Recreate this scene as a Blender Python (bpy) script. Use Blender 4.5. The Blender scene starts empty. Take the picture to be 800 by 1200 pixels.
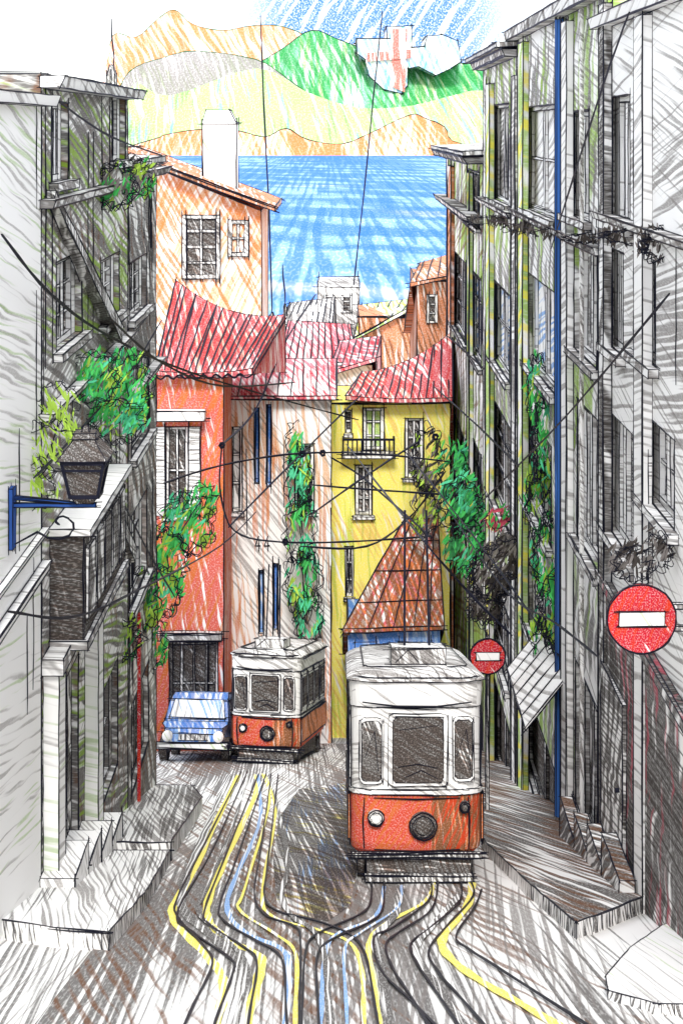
import bpy, math, random
from mathutils import Vector
R = math.radians
rnd = random.Random(7)
scene = bpy.context.scene
COL = scene.collection
F = 1800.0                      # focal length in units of the 800 x 1200 frame
HZ = 150.0                      # row of the horizon in that frame
SL = 0.326                      # slope of the street
def g(Y):                       # height of the street
    if Y <= 60: return -3.74 - SL * Y
    z60 = -3.74 - SL * 60
    if Y <= 260: return z60 + (-58 - z60) * (Y - 60) / 200.0
    return -58.0
def at(px, py, Y): return Vector(((px - 400) / F * Y, Y, -(py - HZ) / F * Y))
def on_street(px, py, dz=0.0):
    Y = 3.74 / ((py - HZ) / F - SL)
    return Vector(((px - 400) / F * Y, Y, g(Y) + dz))

# ------------------------------------------------------------------ materials
C = dict(char=(.055, .047, .043), grey=(.22, .20, .19), brown=(.17, .075, .035), red=(.52, .012, .03), ored=(.62, .045, .012),
         orange=(.62, .17, .03), sand=(.70, .34, .12), yellow=(.94, .82, .08), hl=(.22, .42, .012), hg=(.02, .26, .05), lime=(.30, .50, .04), green=(.025, .34, .06),
         teal=(.03, .40, .17), dgreen=(.03, .16, .05), blue=(.03, .16, .58), lblue=(.10, .33, .74), navy=(.03, .07, .25),
         pink=(.60, .09, .14))
PAPER = (.93, .925, .91)
# layer: colour, angle, coverage, stroke width px, stroke length px, patch size px, patch strength, opacity
ST = dict(
 white=[('grey', 30, .20, 7, 110, 190, .55, .7)],
 blank=[('grey', 30, .12, 7, 110, 190, .5, .6), ('hl', 35, .10, 8, 90, 160, .6, .5)],
 lgrey=[('grey', 12, .40, 7, 90, 150, .55, .9), ('char', 50, .22, 6, 70, 160, .6, .7)],
 mgrey=[('char', 4, .42, 6, 110, 130, .55, .8), ('grey', 48, .40, 6, 80, 150, .5, .8)],
 dgrey=[('char', 3, .58, 6, 120, 110, .5, .9), ('char', 40, .34, 6, 70, 130, .6, .8)],
 vdark=[('brown', 60, .5, 6, 60, 90, .5, .9), ('char', 5, 1.12, 6, 90, 90, .4, .97)],
 pane=[('brown', 60, .5, 6, 60, 70, .5, .8), ('char', 20, .92, 6, 70, 60, .45, .95)],
 paneblue=[('lblue', 30, .40, 6, 80, 80, .5, .8), ('grey', 0, .25, 6, 80, 80, .5, .8)],
 shutter=[('grey', 88, .42, 5, 60, 90, .4, .9)],
 rtop=[('grey', 40, .28, 7, 110, 140, .8, .8), ('grey', -40, .16, 7, 90, 120, .8, .75)],  # right wall styles: grey and charcoal hatch paints facade shading into the colour
 rmid=[('char', 3, .38, 7, 130, 110, .7, .8), ('lime', 2, .30, 9, 200, 120, .8, .8), ('grey', -40, .30, 6, 90, 120, .6, .75)],
 rlow=[('char', 2, .74, 7, 130, 110, .45, .9), ('char', 50, .5, 7, 90, 130, .5, .85), ('pink', 0, .18, 6, 160, 110, .5, .6)],
 rfar=[('char', 2, .56, 7, 120, 80, .6, .85), ('lime', 1, .38, 9, 160, 90, .8, .85), ('brown', 30, .25, 6, 70, 80, .6, .7)],
 lwall=[('char', 25, .54, 7, 90, 120, .6, .88), ('brown', 3, .22, 7, 120, 100, .7, .7), ('grey', -35, .40, 7, 100, 140, .6, .8), ('lime', 30, .18, 8, 90, 120, .7, .7)],  # left wall styles: charcoal and grey strokes put drawn shading into the colour
 ldark=[('char', 8, .60, 7, 110, 100, .6, .9), ('brown', 3, .24, 6, 120, 90, .6, .7), ('grey', 45, .4, 6, 80, 120, .5, .8)],
 terra=[('ored', 12, .86, 8, 90, 100, .6, .92), ('orange', -20, .45, 8, 70, 100, .5, .8)],
 cream=[('sand', 8, .28, 9, 120, 110, .7, .75), ('grey', 40, .28, 6, 90, 120, .6, .7), ('orange', 0, .15, 7, 120, 110, .7, .7)],
 yell=[('yellow', 18, .92, 9, 90, 110, .5, .9), ('lime', 2, .24, 9, 110, 100, .7, .5), ('sand', 30, .12, 7, 70, 110, .5, .5)],
 limew=[('lime', 4, .55, 8, 120, 90, .5, .85), ('yellow', 20, .3, 8, 90, 90, .5, .8)],
 house=[('sand', -25, .50, 8, 90, 100, .5, .8), ('orange', 30, .46, 8, 80, 120, .9, .85)],
 tile=[('orange', -15, .4, 8, 70, 90, .6, .7), ('red', 20, .74, 8, 60, 100, .5, .9)],
 tilepink=[('pink', 35, .66, 8, 60, 80, .6, .9), ('red', 5, .36, 8, 60, 80, .6, .8)],
 tilebrown=[('red', -35, .62, 8, 70, 80, .5, .9), ('orange', 50, .6, 7, 60, 90, .5, .9), ('brown', 15, .60, 7, 70, 90, .5, .85)],
 orangew=[('orange', 5, .78, 8, 90, 90, .5, .9), ('brown', 20, .32, 7, 80, 90, .6, .85)],
 bluew=[('lblue', 20, .60, 8, 80, 90, .5, .8), ('blue', 4, .60, 9, 110, 90, .55, .8)],
 tramred=[('ored', 18, 1.35, 8, 70, 120, .35, .97), ('orange', -30, .35, 8, 60, 90, .6, .7)],
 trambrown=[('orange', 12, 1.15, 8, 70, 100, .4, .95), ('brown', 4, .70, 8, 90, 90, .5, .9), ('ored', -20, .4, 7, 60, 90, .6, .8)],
 tramside=[('orange', 4, 1.2, 8, 90, 110, .4, .95), ('brown', 12, .26, 7, 80, 90, .5, .75)],
 tramwhite=[('grey', 60, .16, 7, 70, 90, .6, .7)],
 tramroof=[('grey', 75, .52, 6, 80, 90, .5, .9), ('char', 30, .16, 6, 60, 90, .6, .8)],
 under=[('brown', 20, .5, 6, 60, 70, .5, .9), ('char', 85, .95, 6, 70, 70, .4, .95)],
 signred=[('red', 35, 1.15, 7, 50, 70, .25, 1), ('ored', -20, .4, 7, 50, 70, .4, .8)],
 castle=[('lblue', 25, .42, 8, 60, 70, .6, .7), ('teal', -15, .22, 8, 60, 70, .6, .6)],
 cross=[('ored', 4, .75, 6, 80, 60, .4, .85)],
 road=[('char', 12, .44, 8, 120, 150, .95, .85), ('brown', 62, .28, 7, 110, 130, .9, .8), ('grey', -30, .32, 7, 110, 140, .7, .8)],
 roadnear=[('char', 25, .20, 8, 110, 130, .8, .8), ('grey', -12, .20, 7, 110, 140, .7, .75)],
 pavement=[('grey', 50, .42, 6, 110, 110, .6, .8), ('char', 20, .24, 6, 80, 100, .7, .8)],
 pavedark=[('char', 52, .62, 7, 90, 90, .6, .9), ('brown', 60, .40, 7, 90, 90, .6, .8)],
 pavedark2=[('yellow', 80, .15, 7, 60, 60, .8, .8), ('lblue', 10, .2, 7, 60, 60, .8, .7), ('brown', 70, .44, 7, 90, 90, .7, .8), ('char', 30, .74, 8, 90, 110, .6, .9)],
 kerb=[('char', 15, .40, 6, 40, 70, .5, .9)],
 land=[('lime', 30, .3, 9, 90, 120, .6, .7), ('sand', 0, .3, 9, 90, 120, .6, .7)],
 ypaint=[('yellow', 5, .80, 8, 90, 140, .5, .9)],
 bpaint=[('lblue', 5, .66, 6, 90, 110, .5, .8)],
 gpaint=[('char', 5, .66, 7, 90, 110, .5, .9)],
 water=[('lblue', 88, 1.0, 34, 260, 260, .4, .85), ('blue', 5, .48, 12, 55, 260, .6, .75), ('blue', 84, .62, 26, 240, 300, .7, .8)],
 hsand=[('sand', -10, .60, 8, 60, 80, .5, .85), ('orange', 32, .55, 7, 60, 80, .6, .8)],
 hlime=[('hl', 22, .84, 9, 90, 140, .5, .8), ('hg', 10, .12, 9, 80, 120, .6, .4), ('lblue', 15, .12, 8, 60, 80, .6, .5)],
 hgrey=[('hl', 30, .30, 6, 60, 70, .5, .6), ('grey', 20, .82, 8, 80, 90, .5, .9)],
 hgreen=[('hl', -10, .60, 9, 80, 110, .6, .7), ('teal', 10, .58, 9, 80, 100, .6, .8), ('hg', 28, .58, 9, 90, 110, .6, .85)],
 horange=[('sand', 20, .50, 9, 80, 110, .6, .75), ('orange', 34, .60, 9, 90, 110, .6, .8)],
)
_mats = {}
def link(nt, a, ao, b, bi): nt.links.new(a.outputs[ao], b.inputs[bi])
def pencil(style, dist, ku=1.0, kv=1.0):
    """coloured pencil on white paper: strokes, patches and grain, all in the surface's own metric UV"""
    key = (style, dist, ku, kv)
    if key in _mats: return _mats[key]
    m = bpy.data.materials.new('%s_pencil' % style); m.use_nodes = True
    nt = m.node_tree; b = nt.nodes['Principled BSDF']
    b.inputs['Roughness'].default_value = .9
    b.inputs['Specular IOR Level'].default_value = .08
    N = lambda t: nt.nodes.new(t)
    uv = N('ShaderNodeUVMap')
    px = dist / F
    s = N('ShaderNodeVectorMath'); s.operation = 'MULTIPLY'; s.inputs[1].default_value = (ku / px, kv / px, 1)
    link(nt, uv, 0, s, 0)
    wn = N('ShaderNodeTexNoise'); wn.noise_dimensions = '2D'; wn.inputs['Scale'].default_value = .02; wn.inputs['Detail'].default_value = 2
    link(nt, s, 0, wn, 'Vector')
    ws = N('ShaderNodeVectorMath'); ws.operation = 'MULTIPLY_ADD'; ws.inputs[1].default_value = (8, 8, 0)
    link(nt, wn, 'Color', ws, 0); link(nt, s, 0, ws, 2)
    gr = N('ShaderNodeTexNoise'); gr.noise_dimensions = '2D'; gr.inputs['Scale'].default_value = .55; gr.inputs['Detail'].default_value = 2
    link(nt, s, 0, gr, 'Vector')
    gm = N('ShaderNodeMapRange'); gm.inputs[1].default_value = .33; gm.inputs[2].default_value = .52; gm.inputs[3].default_value = .74; gm.inputs[4].default_value = 1
    link(nt, gr, 0, gm, 0)
    last = None
    for i, (cn, ang, cov, w, ln, pat, pam, op) in enumerate(ST[style]):
        rot = N('ShaderNodeVectorRotate'); rot.rotation_type = 'Z_AXIS'; rot.inputs['Angle'].default_value = R(-ang)
        link(nt, ws, 0, rot, 'Vector')
        sc = N('ShaderNodeVectorMath'); sc.operation = 'MULTIPLY_ADD'
        sc.inputs[1].default_value = (1 / (w*.62), 1 / (ln*.8), 0); sc.inputs[2].default_value = (i * 17.3, i * 9.1, 0)
        link(nt, rot, 0, sc, 0)
        n = N('ShaderNodeTexNoise'); n.noise_dimensions = '2D'; n.inputs['Scale'].default_value = 1; n.inputs['Detail'].default_value = 1
        link(nt, sc, 0, n, 'Vector')
        pv = N('ShaderNodeVectorMath'); pv.operation = 'MULTIPLY_ADD'
        pv.inputs[1].default_value = (1 / pat, 1 / pat, 0); pv.inputs[2].default_value = (i * 31.7 + 4, i * 5.3, 0)
        link(nt, s, 0, pv, 0)
        pn = N('ShaderNodeTexNoise'); pn.noise_dimensions = '2D'; pn.inputs['Scale'].default_value = 1; pn.inputs['Detail'].default_value = 1
        link(nt, pv, 0, pn, 'Vector')
        sx = N('ShaderNodeSeparateXYZ'); link(nt, sc, 0, sx, 0)
        ph = N('ShaderNodeMath'); ph.operation = 'MULTIPLY_ADD'; ph.inputs[1].default_value = 7
        xs_ = N('ShaderNodeMath'); xs_.operation = 'MULTIPLY'; xs_.inputs[1].default_value = 5.0; link(nt, sx, 0, xs_, 0)
        link(nt, n, 0, ph, 0); link(nt, xs_, 0, ph, 2)
        si = N('ShaderNodeMath'); si.operation = 'SINE'; link(nt, ph, 0, si, 0)
        s2 = N('ShaderNodeMath'); s2.operation = 'MULTIPLY_ADD'; s2.inputs[1].default_value = .10; link(nt, si, 0, s2, 0); link(nt, n, 0, s2, 2)
        ad = N('ShaderNodeMath'); ad.operation = 'MULTIPLY_ADD'; ad.inputs[1].default_value = pam
        link(nt, pn, 0, ad, 0); link(nt, s2, 0, ad, 2)
        t = .5 + (.5 - cov) * .55 + .5 * pam
        mr = N('ShaderNodeMapRange'); mr.interpolation_type = 'SMOOTHSTEP'
        mr.inputs[1].default_value = t - .10; mr.inputs[2].default_value = t + .10
        mr.inputs[3].default_value = 0; mr.inputs[4].default_value = op
        link(nt, ad, 0, mr, 0)
        mu = N('ShaderNodeMath'); mu.operation = 'MULTIPLY'
        link(nt, mr, 0, mu, 0); link(nt, gm, 0, mu, 1)
        mix = N('ShaderNodeMix'); mix.data_type = 'RGBA'
        link(nt, mu, 0, mix, 0)
        if last is None: mix.inputs[6].default_value = (*PAPER, 1)
        else: nt.links.new(last, mix.inputs[6])
        mix.inputs[7].default_value = (*C[cn], 1)
        last = mix.outputs[2]
    nt.links.new(last, b.inputs['Base Color'])
    _mats[key] = m
    return m
def flat(name, col, rough=.7):
    if name in _mats: return _mats[name]
    m = bpy.data.materials.new(name); m.use_nodes = True
    nt = m.node_tree; b = nt.nodes['Principled BSDF']
    b.inputs['Roughness'].default_value = rough; b.inputs['Specular IOR Level'].default_value = .1
    n = nt.nodes.new('ShaderNodeTexNoise'); n.inputs['Scale'].default_value = 3
    mx = nt.nodes.new('ShaderNodeMix'); mx.data_type = 'RGBA'
    nt.links.new(n.outputs[0], mx.inputs[0])
    mx.inputs[6].default_value = (*[c * .75 for c in col], 1); mx.inputs[7].default_value = (*[min(1, c * 1.2) for c in col], 1)
    nt.links.new(mx.outputs[2], b.inputs['Base Color'])
    _mats[name] = m
    return m
INK = flat('ink', (.012, .013, .025), .5)
INKG = flat('green_ink', (.03, .18, .05), .6)
SIDE = dict(ku=.15)

# ------------------------------------------------------------------ mesh builder with ink edges
class M:
    def __init__(s, dist, ink=1.0, wob=.9, uv='auto'):
        s.px = dist / F; s.r = 1.1 * ink * s.px; s.wob = wob * s.px
        s.v = []; s.ix = {}; s.f = []; s.fm = []; s.lines = []; s.uvm = uv; s.xf = None; s.free = []
    def vid(s, p):
        k = (round(p[0], 4), round(p[1], 4), round(p[2], 4))
        if k not in s.ix: s.ix[k] = len(s.v); s.v.append(Vector(p))
        return s.ix[k]
    def poly(s, pts, m=0):
        ids = []
        for p in pts:
            i = s.vid(p)
            if i not in ids: ids.append(i)
        if len(ids) > 2: s.f.append(ids); s.fm.append(m)
    def loose(s, pts, m=0): s.free.append(([Vector(p) for p in pts], m))     # leaf faces: no ink, no sharing
    def box(s, x0, x1, y0, y1, z0, z1, m=0):
        if x0 > x1: x0, x1 = x1, x0
        if y0 > y1: y0, y1 = y1, y0
        P = lambda i, j, k: ((x0, x1)[i], (y0, y1)[j], (z0, z1)[k])
        for q in ((0,0,0, 0,1,0, 1,1,0, 1,0,0), (0,0,1, 1,0,1, 1,1,1, 0,1,1), (0,0,0, 1,0,0, 1,0,1, 0,0,1),
                  (1,0,0, 1,1,0, 1,1,1, 1,0,1), (1,1,0, 0,1,0, 0,1,1, 1,1,1), (0,1,0, 0,0,0, 0,0,1, 0,1,1)):
            s.poly([P(*q[i:i+3]) for i in (0, 3, 6, 9)], m)
    def hexa(s, a, b, m=0):          # two matching loops joined
        n = len(a)
        s.poly(list(reversed(a)), m); s.poly(b, m)
        for i in range(n):
            j = (i + 1) % n
            s.poly([a[i], a[j], b[j], b[i]], m)
    def obox(s, c, u, w, h, n, d, m=0):   # box: centre, u dir, width, height (z), normal, depth
        u = Vector(u).normalized(); n = Vector(n).normalized(); c = Vector(c); z = Vector((0, 0, 1))
        a = [c - u*w/2 - z*h/2, c + u*w/2 - z*h/2, c + u*w/2 + z*h/2, c - u*w/2 + z*h/2]
        s.hexa([p - n*d/2 for p in a], [p + n*d/2 for p in a], m)
    def bar(s, a, b, w, m=0, w2=None):
        a = Vector(a); b = Vector(b); d = (b - a).normalized(); w2 = w if w2 is None else w2
        up = Vector((0, 0, 1)) if abs(d.z) < .9 else Vector((1, 0, 0))
        p = d.cross(up).normalized(); q = p.cross(d)
        k = [(1, 1), (-1, 1), (-1, -1), (1, -1)]
        s.hexa([a + p*i*w/2 + q*j*w/2 for i, j in k], [b + p*i*w2/2 + q*j*w2/2 for i, j in k], m)
    def lathe(s, c, prof, n=14, axis='z', m=0):
        c = Vector(c); rings = []
        for r, h in prof:
            ring = []
            for i in range(n):
                a = 2*math.pi*i/n; x, y = r*math.cos(a), r*math.sin(a)
                ring.append(c + (Vector((x, y, h)) if axis == 'z' else Vector((x, h, -y)) if axis == 'y' else Vector((h, x, y))))
            rings.append(ring)
        for A, B in zip(rings, rings[1:]):
            for i in range(n):
                j = (i+1) % n; s.poly([A[i], A[j], B[j], B[i]], m)
        s.poly(list(reversed(rings[0])), m); s.poly(rings[-1], m)
    def ink(s, pts, r=None, m=1, over=0, wob=None): s.lines.append(([Vector(p) for p in pts], r or s.r, m, over, s.wob if wob is None else wob))
    def build(s, name, mats, parent=None, local=False, auto=True, sharp=38, dbl=.35):
        if not isinstance(mats, (list, tuple)): mats = [mats]
        mats = list(mats)
        if INK not in mats: mats.append(INK)
        ii = mats.index(INK)
        root = parent
        while root is not None and root.parent is not None: root = root.parent
        org = Vector((0, 0, 0)) if (root is None or local) else Vector(root.location)
        if parent is None and not local and s.v:
            vs = s.v
            org = Vector(((min(p.x for p in vs)+max(p.x for p in vs))/2, (min(p.y for p in vs)+max(p.y for p in vs))/2, min(p.z for p in vs)))
        rr = random.Random(len(s.v)*13 + len(s.f) + sum(ord(c) for c in name) + rnd.randint(0, 9999))
        V = list(s.v); Fc = list(s.f); Fm = list(s.fm)
        # normals
        nr = []
        for f in Fc:
            n = Vector((0, 0, 0))
            for a, b in zip(f, f[1:] + f[:1]):
                A, B = V[a], V[b]
                n += Vector(((A.y-B.y)*(A.z+B.z), (A.z-B.z)*(A.x+B.x), (A.x-B.x)*(A.y+B.y)))
            nr.append(n.normalized() if n.length > 1e-12 else Vector((0, 0, 1)))
        lines = [(p, r, m if m != 1 else ii, o, w) for p, r, m, o, w in s.lines]
        if auto:
            ed = {}
            for k, f in enumerate(Fc):
                for a, b in zip(f, f[1:] + f[:1]): ed.setdefault((min(a, b), max(a, b)), []).append(k)
            cs = math.cos(R(sharp))
            for (a, b), fs in ed.items():
                if len(fs) == 2 and nr[fs[0]].dot(nr[fs[1]]) > cs: continue
                lines.append(([V[a], V[b]], s.r, ii, 1, s.wob))
                if rr.random() < dbl and (V[a]-V[b]).length > 30*s.px:
                    o = Vector([rr.uniform(-1, 1)*2.2*s.px for _ in range(3)])
                    lines.append(([V[a]+o, V[b]+o*rr.uniform(-.6, 1)], s.r*.8, ii, 1, s.wob))
        for pts, m in s.free:
            k = len(V); V += pts; Fc.append(list(range(k, k+len(pts)))); Fm.append(m)
        nfaces = len(Fc)
        for pts, r, m, over, wob in lines:
            pts = [p.copy() for p in pts]
            if len(pts) < 2: continue
            L = sum((b-a).length for a, b in zip(pts, pts[1:]))
            if L < 1e-6: continue
            if over:
                e = min(.14*L, 9*s.px)
                pts[0] += (pts[0]-pts[1]).normalized()*e*rr.uniform(0, 1)
                pts[-1] += (pts[-1]-pts[-2]).normalized()*e*rr.uniform(0, 1)
            q = [pts[0]]
            for a, b in zip(pts, pts[1:]):
                k = max(1, min(12, int((b-a).length/(26*s.px))))
                if len(pts) > 4: k = 1
                for i in range(1, k+1): q.append(a.lerp(b, i/k))
            q = [p + Vector([rr.uniform(-1, 1)*wob*.6 for _ in range(3)]) for p in q]
            prev = None
            for i, p in enumerate(q):
                d = (q[min(i+1, len(q)-1)] - q[max(i-1, 0)])
                d = d.normalized() if d.length > 1e-9 else Vector((0, 0, 1))
                up = Vector((0, 0, 1)) if abs(d.z) < .9 else Vector((0, 1, 0))
                e1 = d.cross(up).normalized(); e2 = e1.cross(d)
                rad = r*(rr.uniform(.75, 1.2))*(.6 if i in (0, len(q)-1) else 1)
                k = len(V)
                for t in range(3):
                    an = 2.094*t + .5
                    V.append(p + e1*math.cos(an)*rad + e2*math.sin(an)*rad)
                if prev is not None:
                    for t in range(3):
                        u = (t+1) % 3
                        Fc.append([prev+t, prev+u, k+u, k+t]); Fm.append(m)
                prev = k
        if s.xf: V = [s.xf(p) for p in V]
        me = bpy.data.meshes.new(name)
        me.from_pydata([tuple(p - org) for p in V], [], Fc)
        uvl = me.uv_layers.new(name='UVMap')
        me.polygons.foreach_set('material_index', Fm)
        li = 0; arr = [0.0]*(2*len(me.loops))
        for k, f in enumerate(Fc):
            if k < len(nr): n = nr[k]
            else: n = Vector((0, -1, 0))
            for vi in f:
                p = V[vi]
                if s.uvm == 'xz' or k >= nfaces: u, v = p.x, p.z
                elif abs(n.z) > .62: u, v = p.x, p.y
                elif abs(n.x) > abs(n.y): u, v = p.y, p.z
                else: u, v = p.x, p.z
                arr[2*li] = u; arr[2*li+1] = v; li += 1
        uvl.data.foreach_set('uv', arr)
        for m in mats: me.materials.append(m)
        me.update()
        o = bpy.data.objects.new(name, me); COL.objects.link(o)
        if parent is not None: o.parent = parent
        else: o.location = org
        return o
def tag(o, label=None, cat=None, group=None, kind=None):
    if label: o['label'] = label
    if cat: o['category'] = cat
    if group: o['group'] = group
    if kind: o['kind'] = kind
    return o
def thing(name, label, cat, loc, rz=0, group=None):
    o = bpy.data.objects.new(name, None); COL.objects.link(o)
    o.empty_display_size = .3; o.location = loc; o.rotation_euler = (0, 0, rz)
    return tag(o, label, cat, group)
def smooth(pts, n=6):
    pts = [Vector(p) for p in pts]; out = []
    P = [pts[0]] + pts + [pts[-1]]
    for i in range(1, len(P)-2):
        a, b, c, d = P[i-1], P[i], P[i+1], P[i+2]
        for k in range(n):
            t = k/n
            out.append(.5*((2*b) + (c-a)*t + (2*a-5*b+4*c-d)*t*t + (3*b-a-3*c+d)*t**3))
    out.append(pts[-1]); return out

# ------------------------------------------------------------------ setting: land, water, hills, street
mb = M(60)
ys = [-40, 0, 10, 20, 30, 40, 60, 110, 160, 260, 700, 2000, 5200]
zs = lambda Y: -3.74 - SL*max(Y, -40) if Y < 60 else g(Y)
xs = [-3200, -600, -100, -30, 30, 100, 600, 3200]
for a, b in zip(ys, ys[1:]):
    for c, d in zip(xs, xs[1:]):
        mb.poly([(c, a, zs(a)-.02), (d, a, zs(a)-.02), (d, b, zs(b)-.02), (c, b, zs(b)-.02)])
tag(mb.build('ground', pencil('roadnear', 20, 1, .16), auto=False), kind='structure')
mb = M(25)
ry = [4 + 2*i for i in range(24)]
for a, b in zip(ry, ry[1:]):
    wl = lambda Y: -2.9 if Y < 33 else -2.9 - .5*(Y-33)
    mb.poly([(wl(a), a, g(a)), (3.0, a, g(a)), (3.0, b, g(b)), (wl(b), b, g(b))])
tag(mb.build('road', pencil('road', 24, 1, .15), auto=False), kind='structure')
mb = M(1500)
mb.poly([(-2600, 300, -55), (2600, 300, -55), (2600, 3300, -55), (-2600, 3300, -55)])
tag(mb.build('water', pencil('water', 1300, 1, .12), auto=False), kind='structure')

def hill(name, Y0, Y1, prof, style, ink=None, amp=6):
    mb = M(Y1, uv='xz', ink=.7); rows = []
    rr = random.Random(len(prof)+int(Y1))
    pr = [p for p in smooth([Vector((a, b, 0)) for a, b in prof], 4)]
    for t in (0, .2, .4, .6, .8, 1):
        Y = Y0 + (Y1-Y0)*t; row = []
        for p in pr:
            zr = -(p.y-HZ)/F*Y1
            h = t**.8
            row.append(Vector(((p.x-400)/F*Y1, Y + rr.uniform(-1, 1)*8, -56 + (zr+56)*h + (rr.uniform(-1, 1)*amp if 0 < t < 1 else 0))))
        rows.append(row)
    rows.append([Vector((p.x*1.02, p.y+260, -57)) for p in rows[-1]])
    for A, B in zip(rows, rows[1:]):
        for i in range(len(A)-1): mb.poly([A[i], A[i+1], B[i+1], B[i]])
    mats = [pencil(style, Y1)]
    if ink:
        mats.append(ink); mb.ink([p+Vector((0, 0, 1)) for p in rows[-2]], m=1 if ink is INK else 1, wob=1)
        if ink is not INK:
            mb.lines[-1] = (mb.lines[-1][0], mb.r, 1000, 0, 1); mb.lines[-1] = (mb.lines[-1][0], mb.r, 1000, 0, 1)
    for i, l in enumerate(mb.lines):
        if l[2] == 1000: mb.lines[i] = (l[0], l[1], len(mats)-1 if False else -1, l[3], l[4])
    mb.lines = [(a, b, (1 if ink is INK else len(mats)-1) if c == -1 else c, d, e) for a, b, c, d, e in mb.lines]
    if ink is not None and ink is not INK:      # slot 1 is the coloured pencil; keep ink last
        mats = [mats[0], INK, ink]; mb.lines = [(a, b, 2, d, e) for a, b, c, d, e in mb.lines]
    o = mb.build(name, mats, auto=False)
    return tag(o, kind='structure')
hill('shore_bank', 3060, 3200, [(120, 181), (182, 163), (195, 158), (235, 152), (280, 154), (310, 161), (335, 151), (360, 164), (400, 169), (430, 158),
     (480, 135), (500, 140), (520, 149), (545, 170), (700, 179)], 'hsand', INK, 2)
hill('lower_hill', 3260, 3650, [(118, 180), (140, 140), (158, 98), (200, 112), (300, 80), (360, 108), (420, 126), (480, 124), (530, 112), (570, 106), (660, 120), (760, 178)], 'hlime', None)
hill('grey_hill', 3700, 3880, [(118, 178), (135, 120), (152, 84), (190, 68), (230, 60), (300, 70), (340, 95), (400, 140), (440, 178)], 'hgrey', INKG)
hill('green_hill', 3920, 4200, [(240, 178), (280, 95), (330, 58), (365, 36), (400, 48), (440, 62), (480, 72), (545, 74), (600, 60), (760, 178)], 'hgreen', INK)
hill('orange_hill', 4300, 4600, [(112, 178), (126, 100), (132, 42), (160, 44), (185, 22), (205, 12), (225, 28), (260, 36), (300, 30), (345, 36), (420, 80), (520, 178)], 'horange', INKG)

Yc = 4062
root = thing('hilltop_castle', 'white stepped hilltop building with a red cross on the far green hill', 'castle', at(470, 112, Yc))
out = [(418, 62), (418, 45), (453, 45), (453, 31), (482, 30), (482, 55), (497, 54), (500, 42), (518, 40), (536, 48), (540, 72), (528, 80), (510, 88),
       (490, 78), (478, 80), (477, 100), (470, 110), (450, 105), (432, 88), (428, 70)]
mb = M(Yc, ink=1.1, uv='xz')
a = [at(x, y, Yc) for x, y in out]; mb.hexa(a, [p + Vector((0, 230, 0)) for p in a])
mb.build('wall', pencil('castle', Yc), root)
for ol in ([(458, 34), (477, 33), (474, 108), (460, 102)], [(430, 62), (481, 58), (481, 68), (430, 72)]):
    mb = M(Yc, uv='xz'); k = 0 if ol[0][0] > 440 else 4
    a = [at(x, y, Yc-6-k) for x, y in ol]; mb.hexa(a, [p + Vector((0, 5, 0)) for p in a])
    mb.build('cross_arm', pencil('cross', Yc), root, auto=False)

# ------------------------------------------------------------------ pavements, kerbs, rails, painted bands
def slab(name, pts, h, style, dist, kst='kerb', skirt=.25):
    mb = M(dist, ink=1.0)
    top = [Vector((p.x, p.y, p.z+h)) for p in pts]; bot = [Vector((p.x, p.y, p.z-skirt)) for p in pts]
    mb.poly(top, 0)
    n = len(top)
    for i in range(n):
        j = (i+1) % n; mb.poly([bot[i], bot[j], top[j], top[i]], 2)
        A, B = top[i], top[j]
        if A.y < 24 and (A-B).length > .5:
            L = (A-B).length; k = int(L/.12)
            for q in range(k):
                if rnd.random() < .55:
                    p = A.lerp(B, (q+.3)/k); mb.ink([p + Vector((0, -.01, 0)), p + Vector((0, -.012, -h*.95))], r=mb.r*.7)
    return tag(mb.build(name, [pencil(style, dist, 1, .2), INK, pencil(kst, dist)]), kind='structure')
def gp(x, y): return Vector((x, y, g(y)))
slab('pavement', [gp(-4.3, 18.7), on_street(60, 1108), on_street(128, 1114), gp(-2.62, 20.6), gp(-2.72, 24.4), gp(-4.3, 24.4)], .22, 'pavement', 20)
slab('pavement', [gp(-4.3, 24.75), gp(-2.75, 24.75), gp(-2.85, 31.5), gp(-3.3, 33.8), gp(-4.3, 33.8)], .30, 'pavement', 27)
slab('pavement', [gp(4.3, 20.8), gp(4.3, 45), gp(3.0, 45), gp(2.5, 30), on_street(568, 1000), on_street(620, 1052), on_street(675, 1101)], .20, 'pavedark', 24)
slab('pavement', [on_street(800, 1085), on_street(775, 1094), on_street(738, 1120), on_street(709, 1155), on_street(712, 1172), on_street(770, 1188), on_street(1000, 1195), on_street(1000, 1085)], .10, 'blank', 16)
# stepped doorsteps on the two sides
def steps(parent, xw, xo, y0, y1, n, dist, style):
    mb = M(dist, ink=1.0)
    for i in range(n):
        a = y0 + (y1-y0)*i/n; b = y0 + (y1-y0)*(i+1)/n
        mb.box(min(xw, xo), max(xw, xo), a, b-.004, g(b)-.6, g(a)+.34)
    return mb.build('stepped_plinth', pencil(style, dist), parent)

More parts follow.
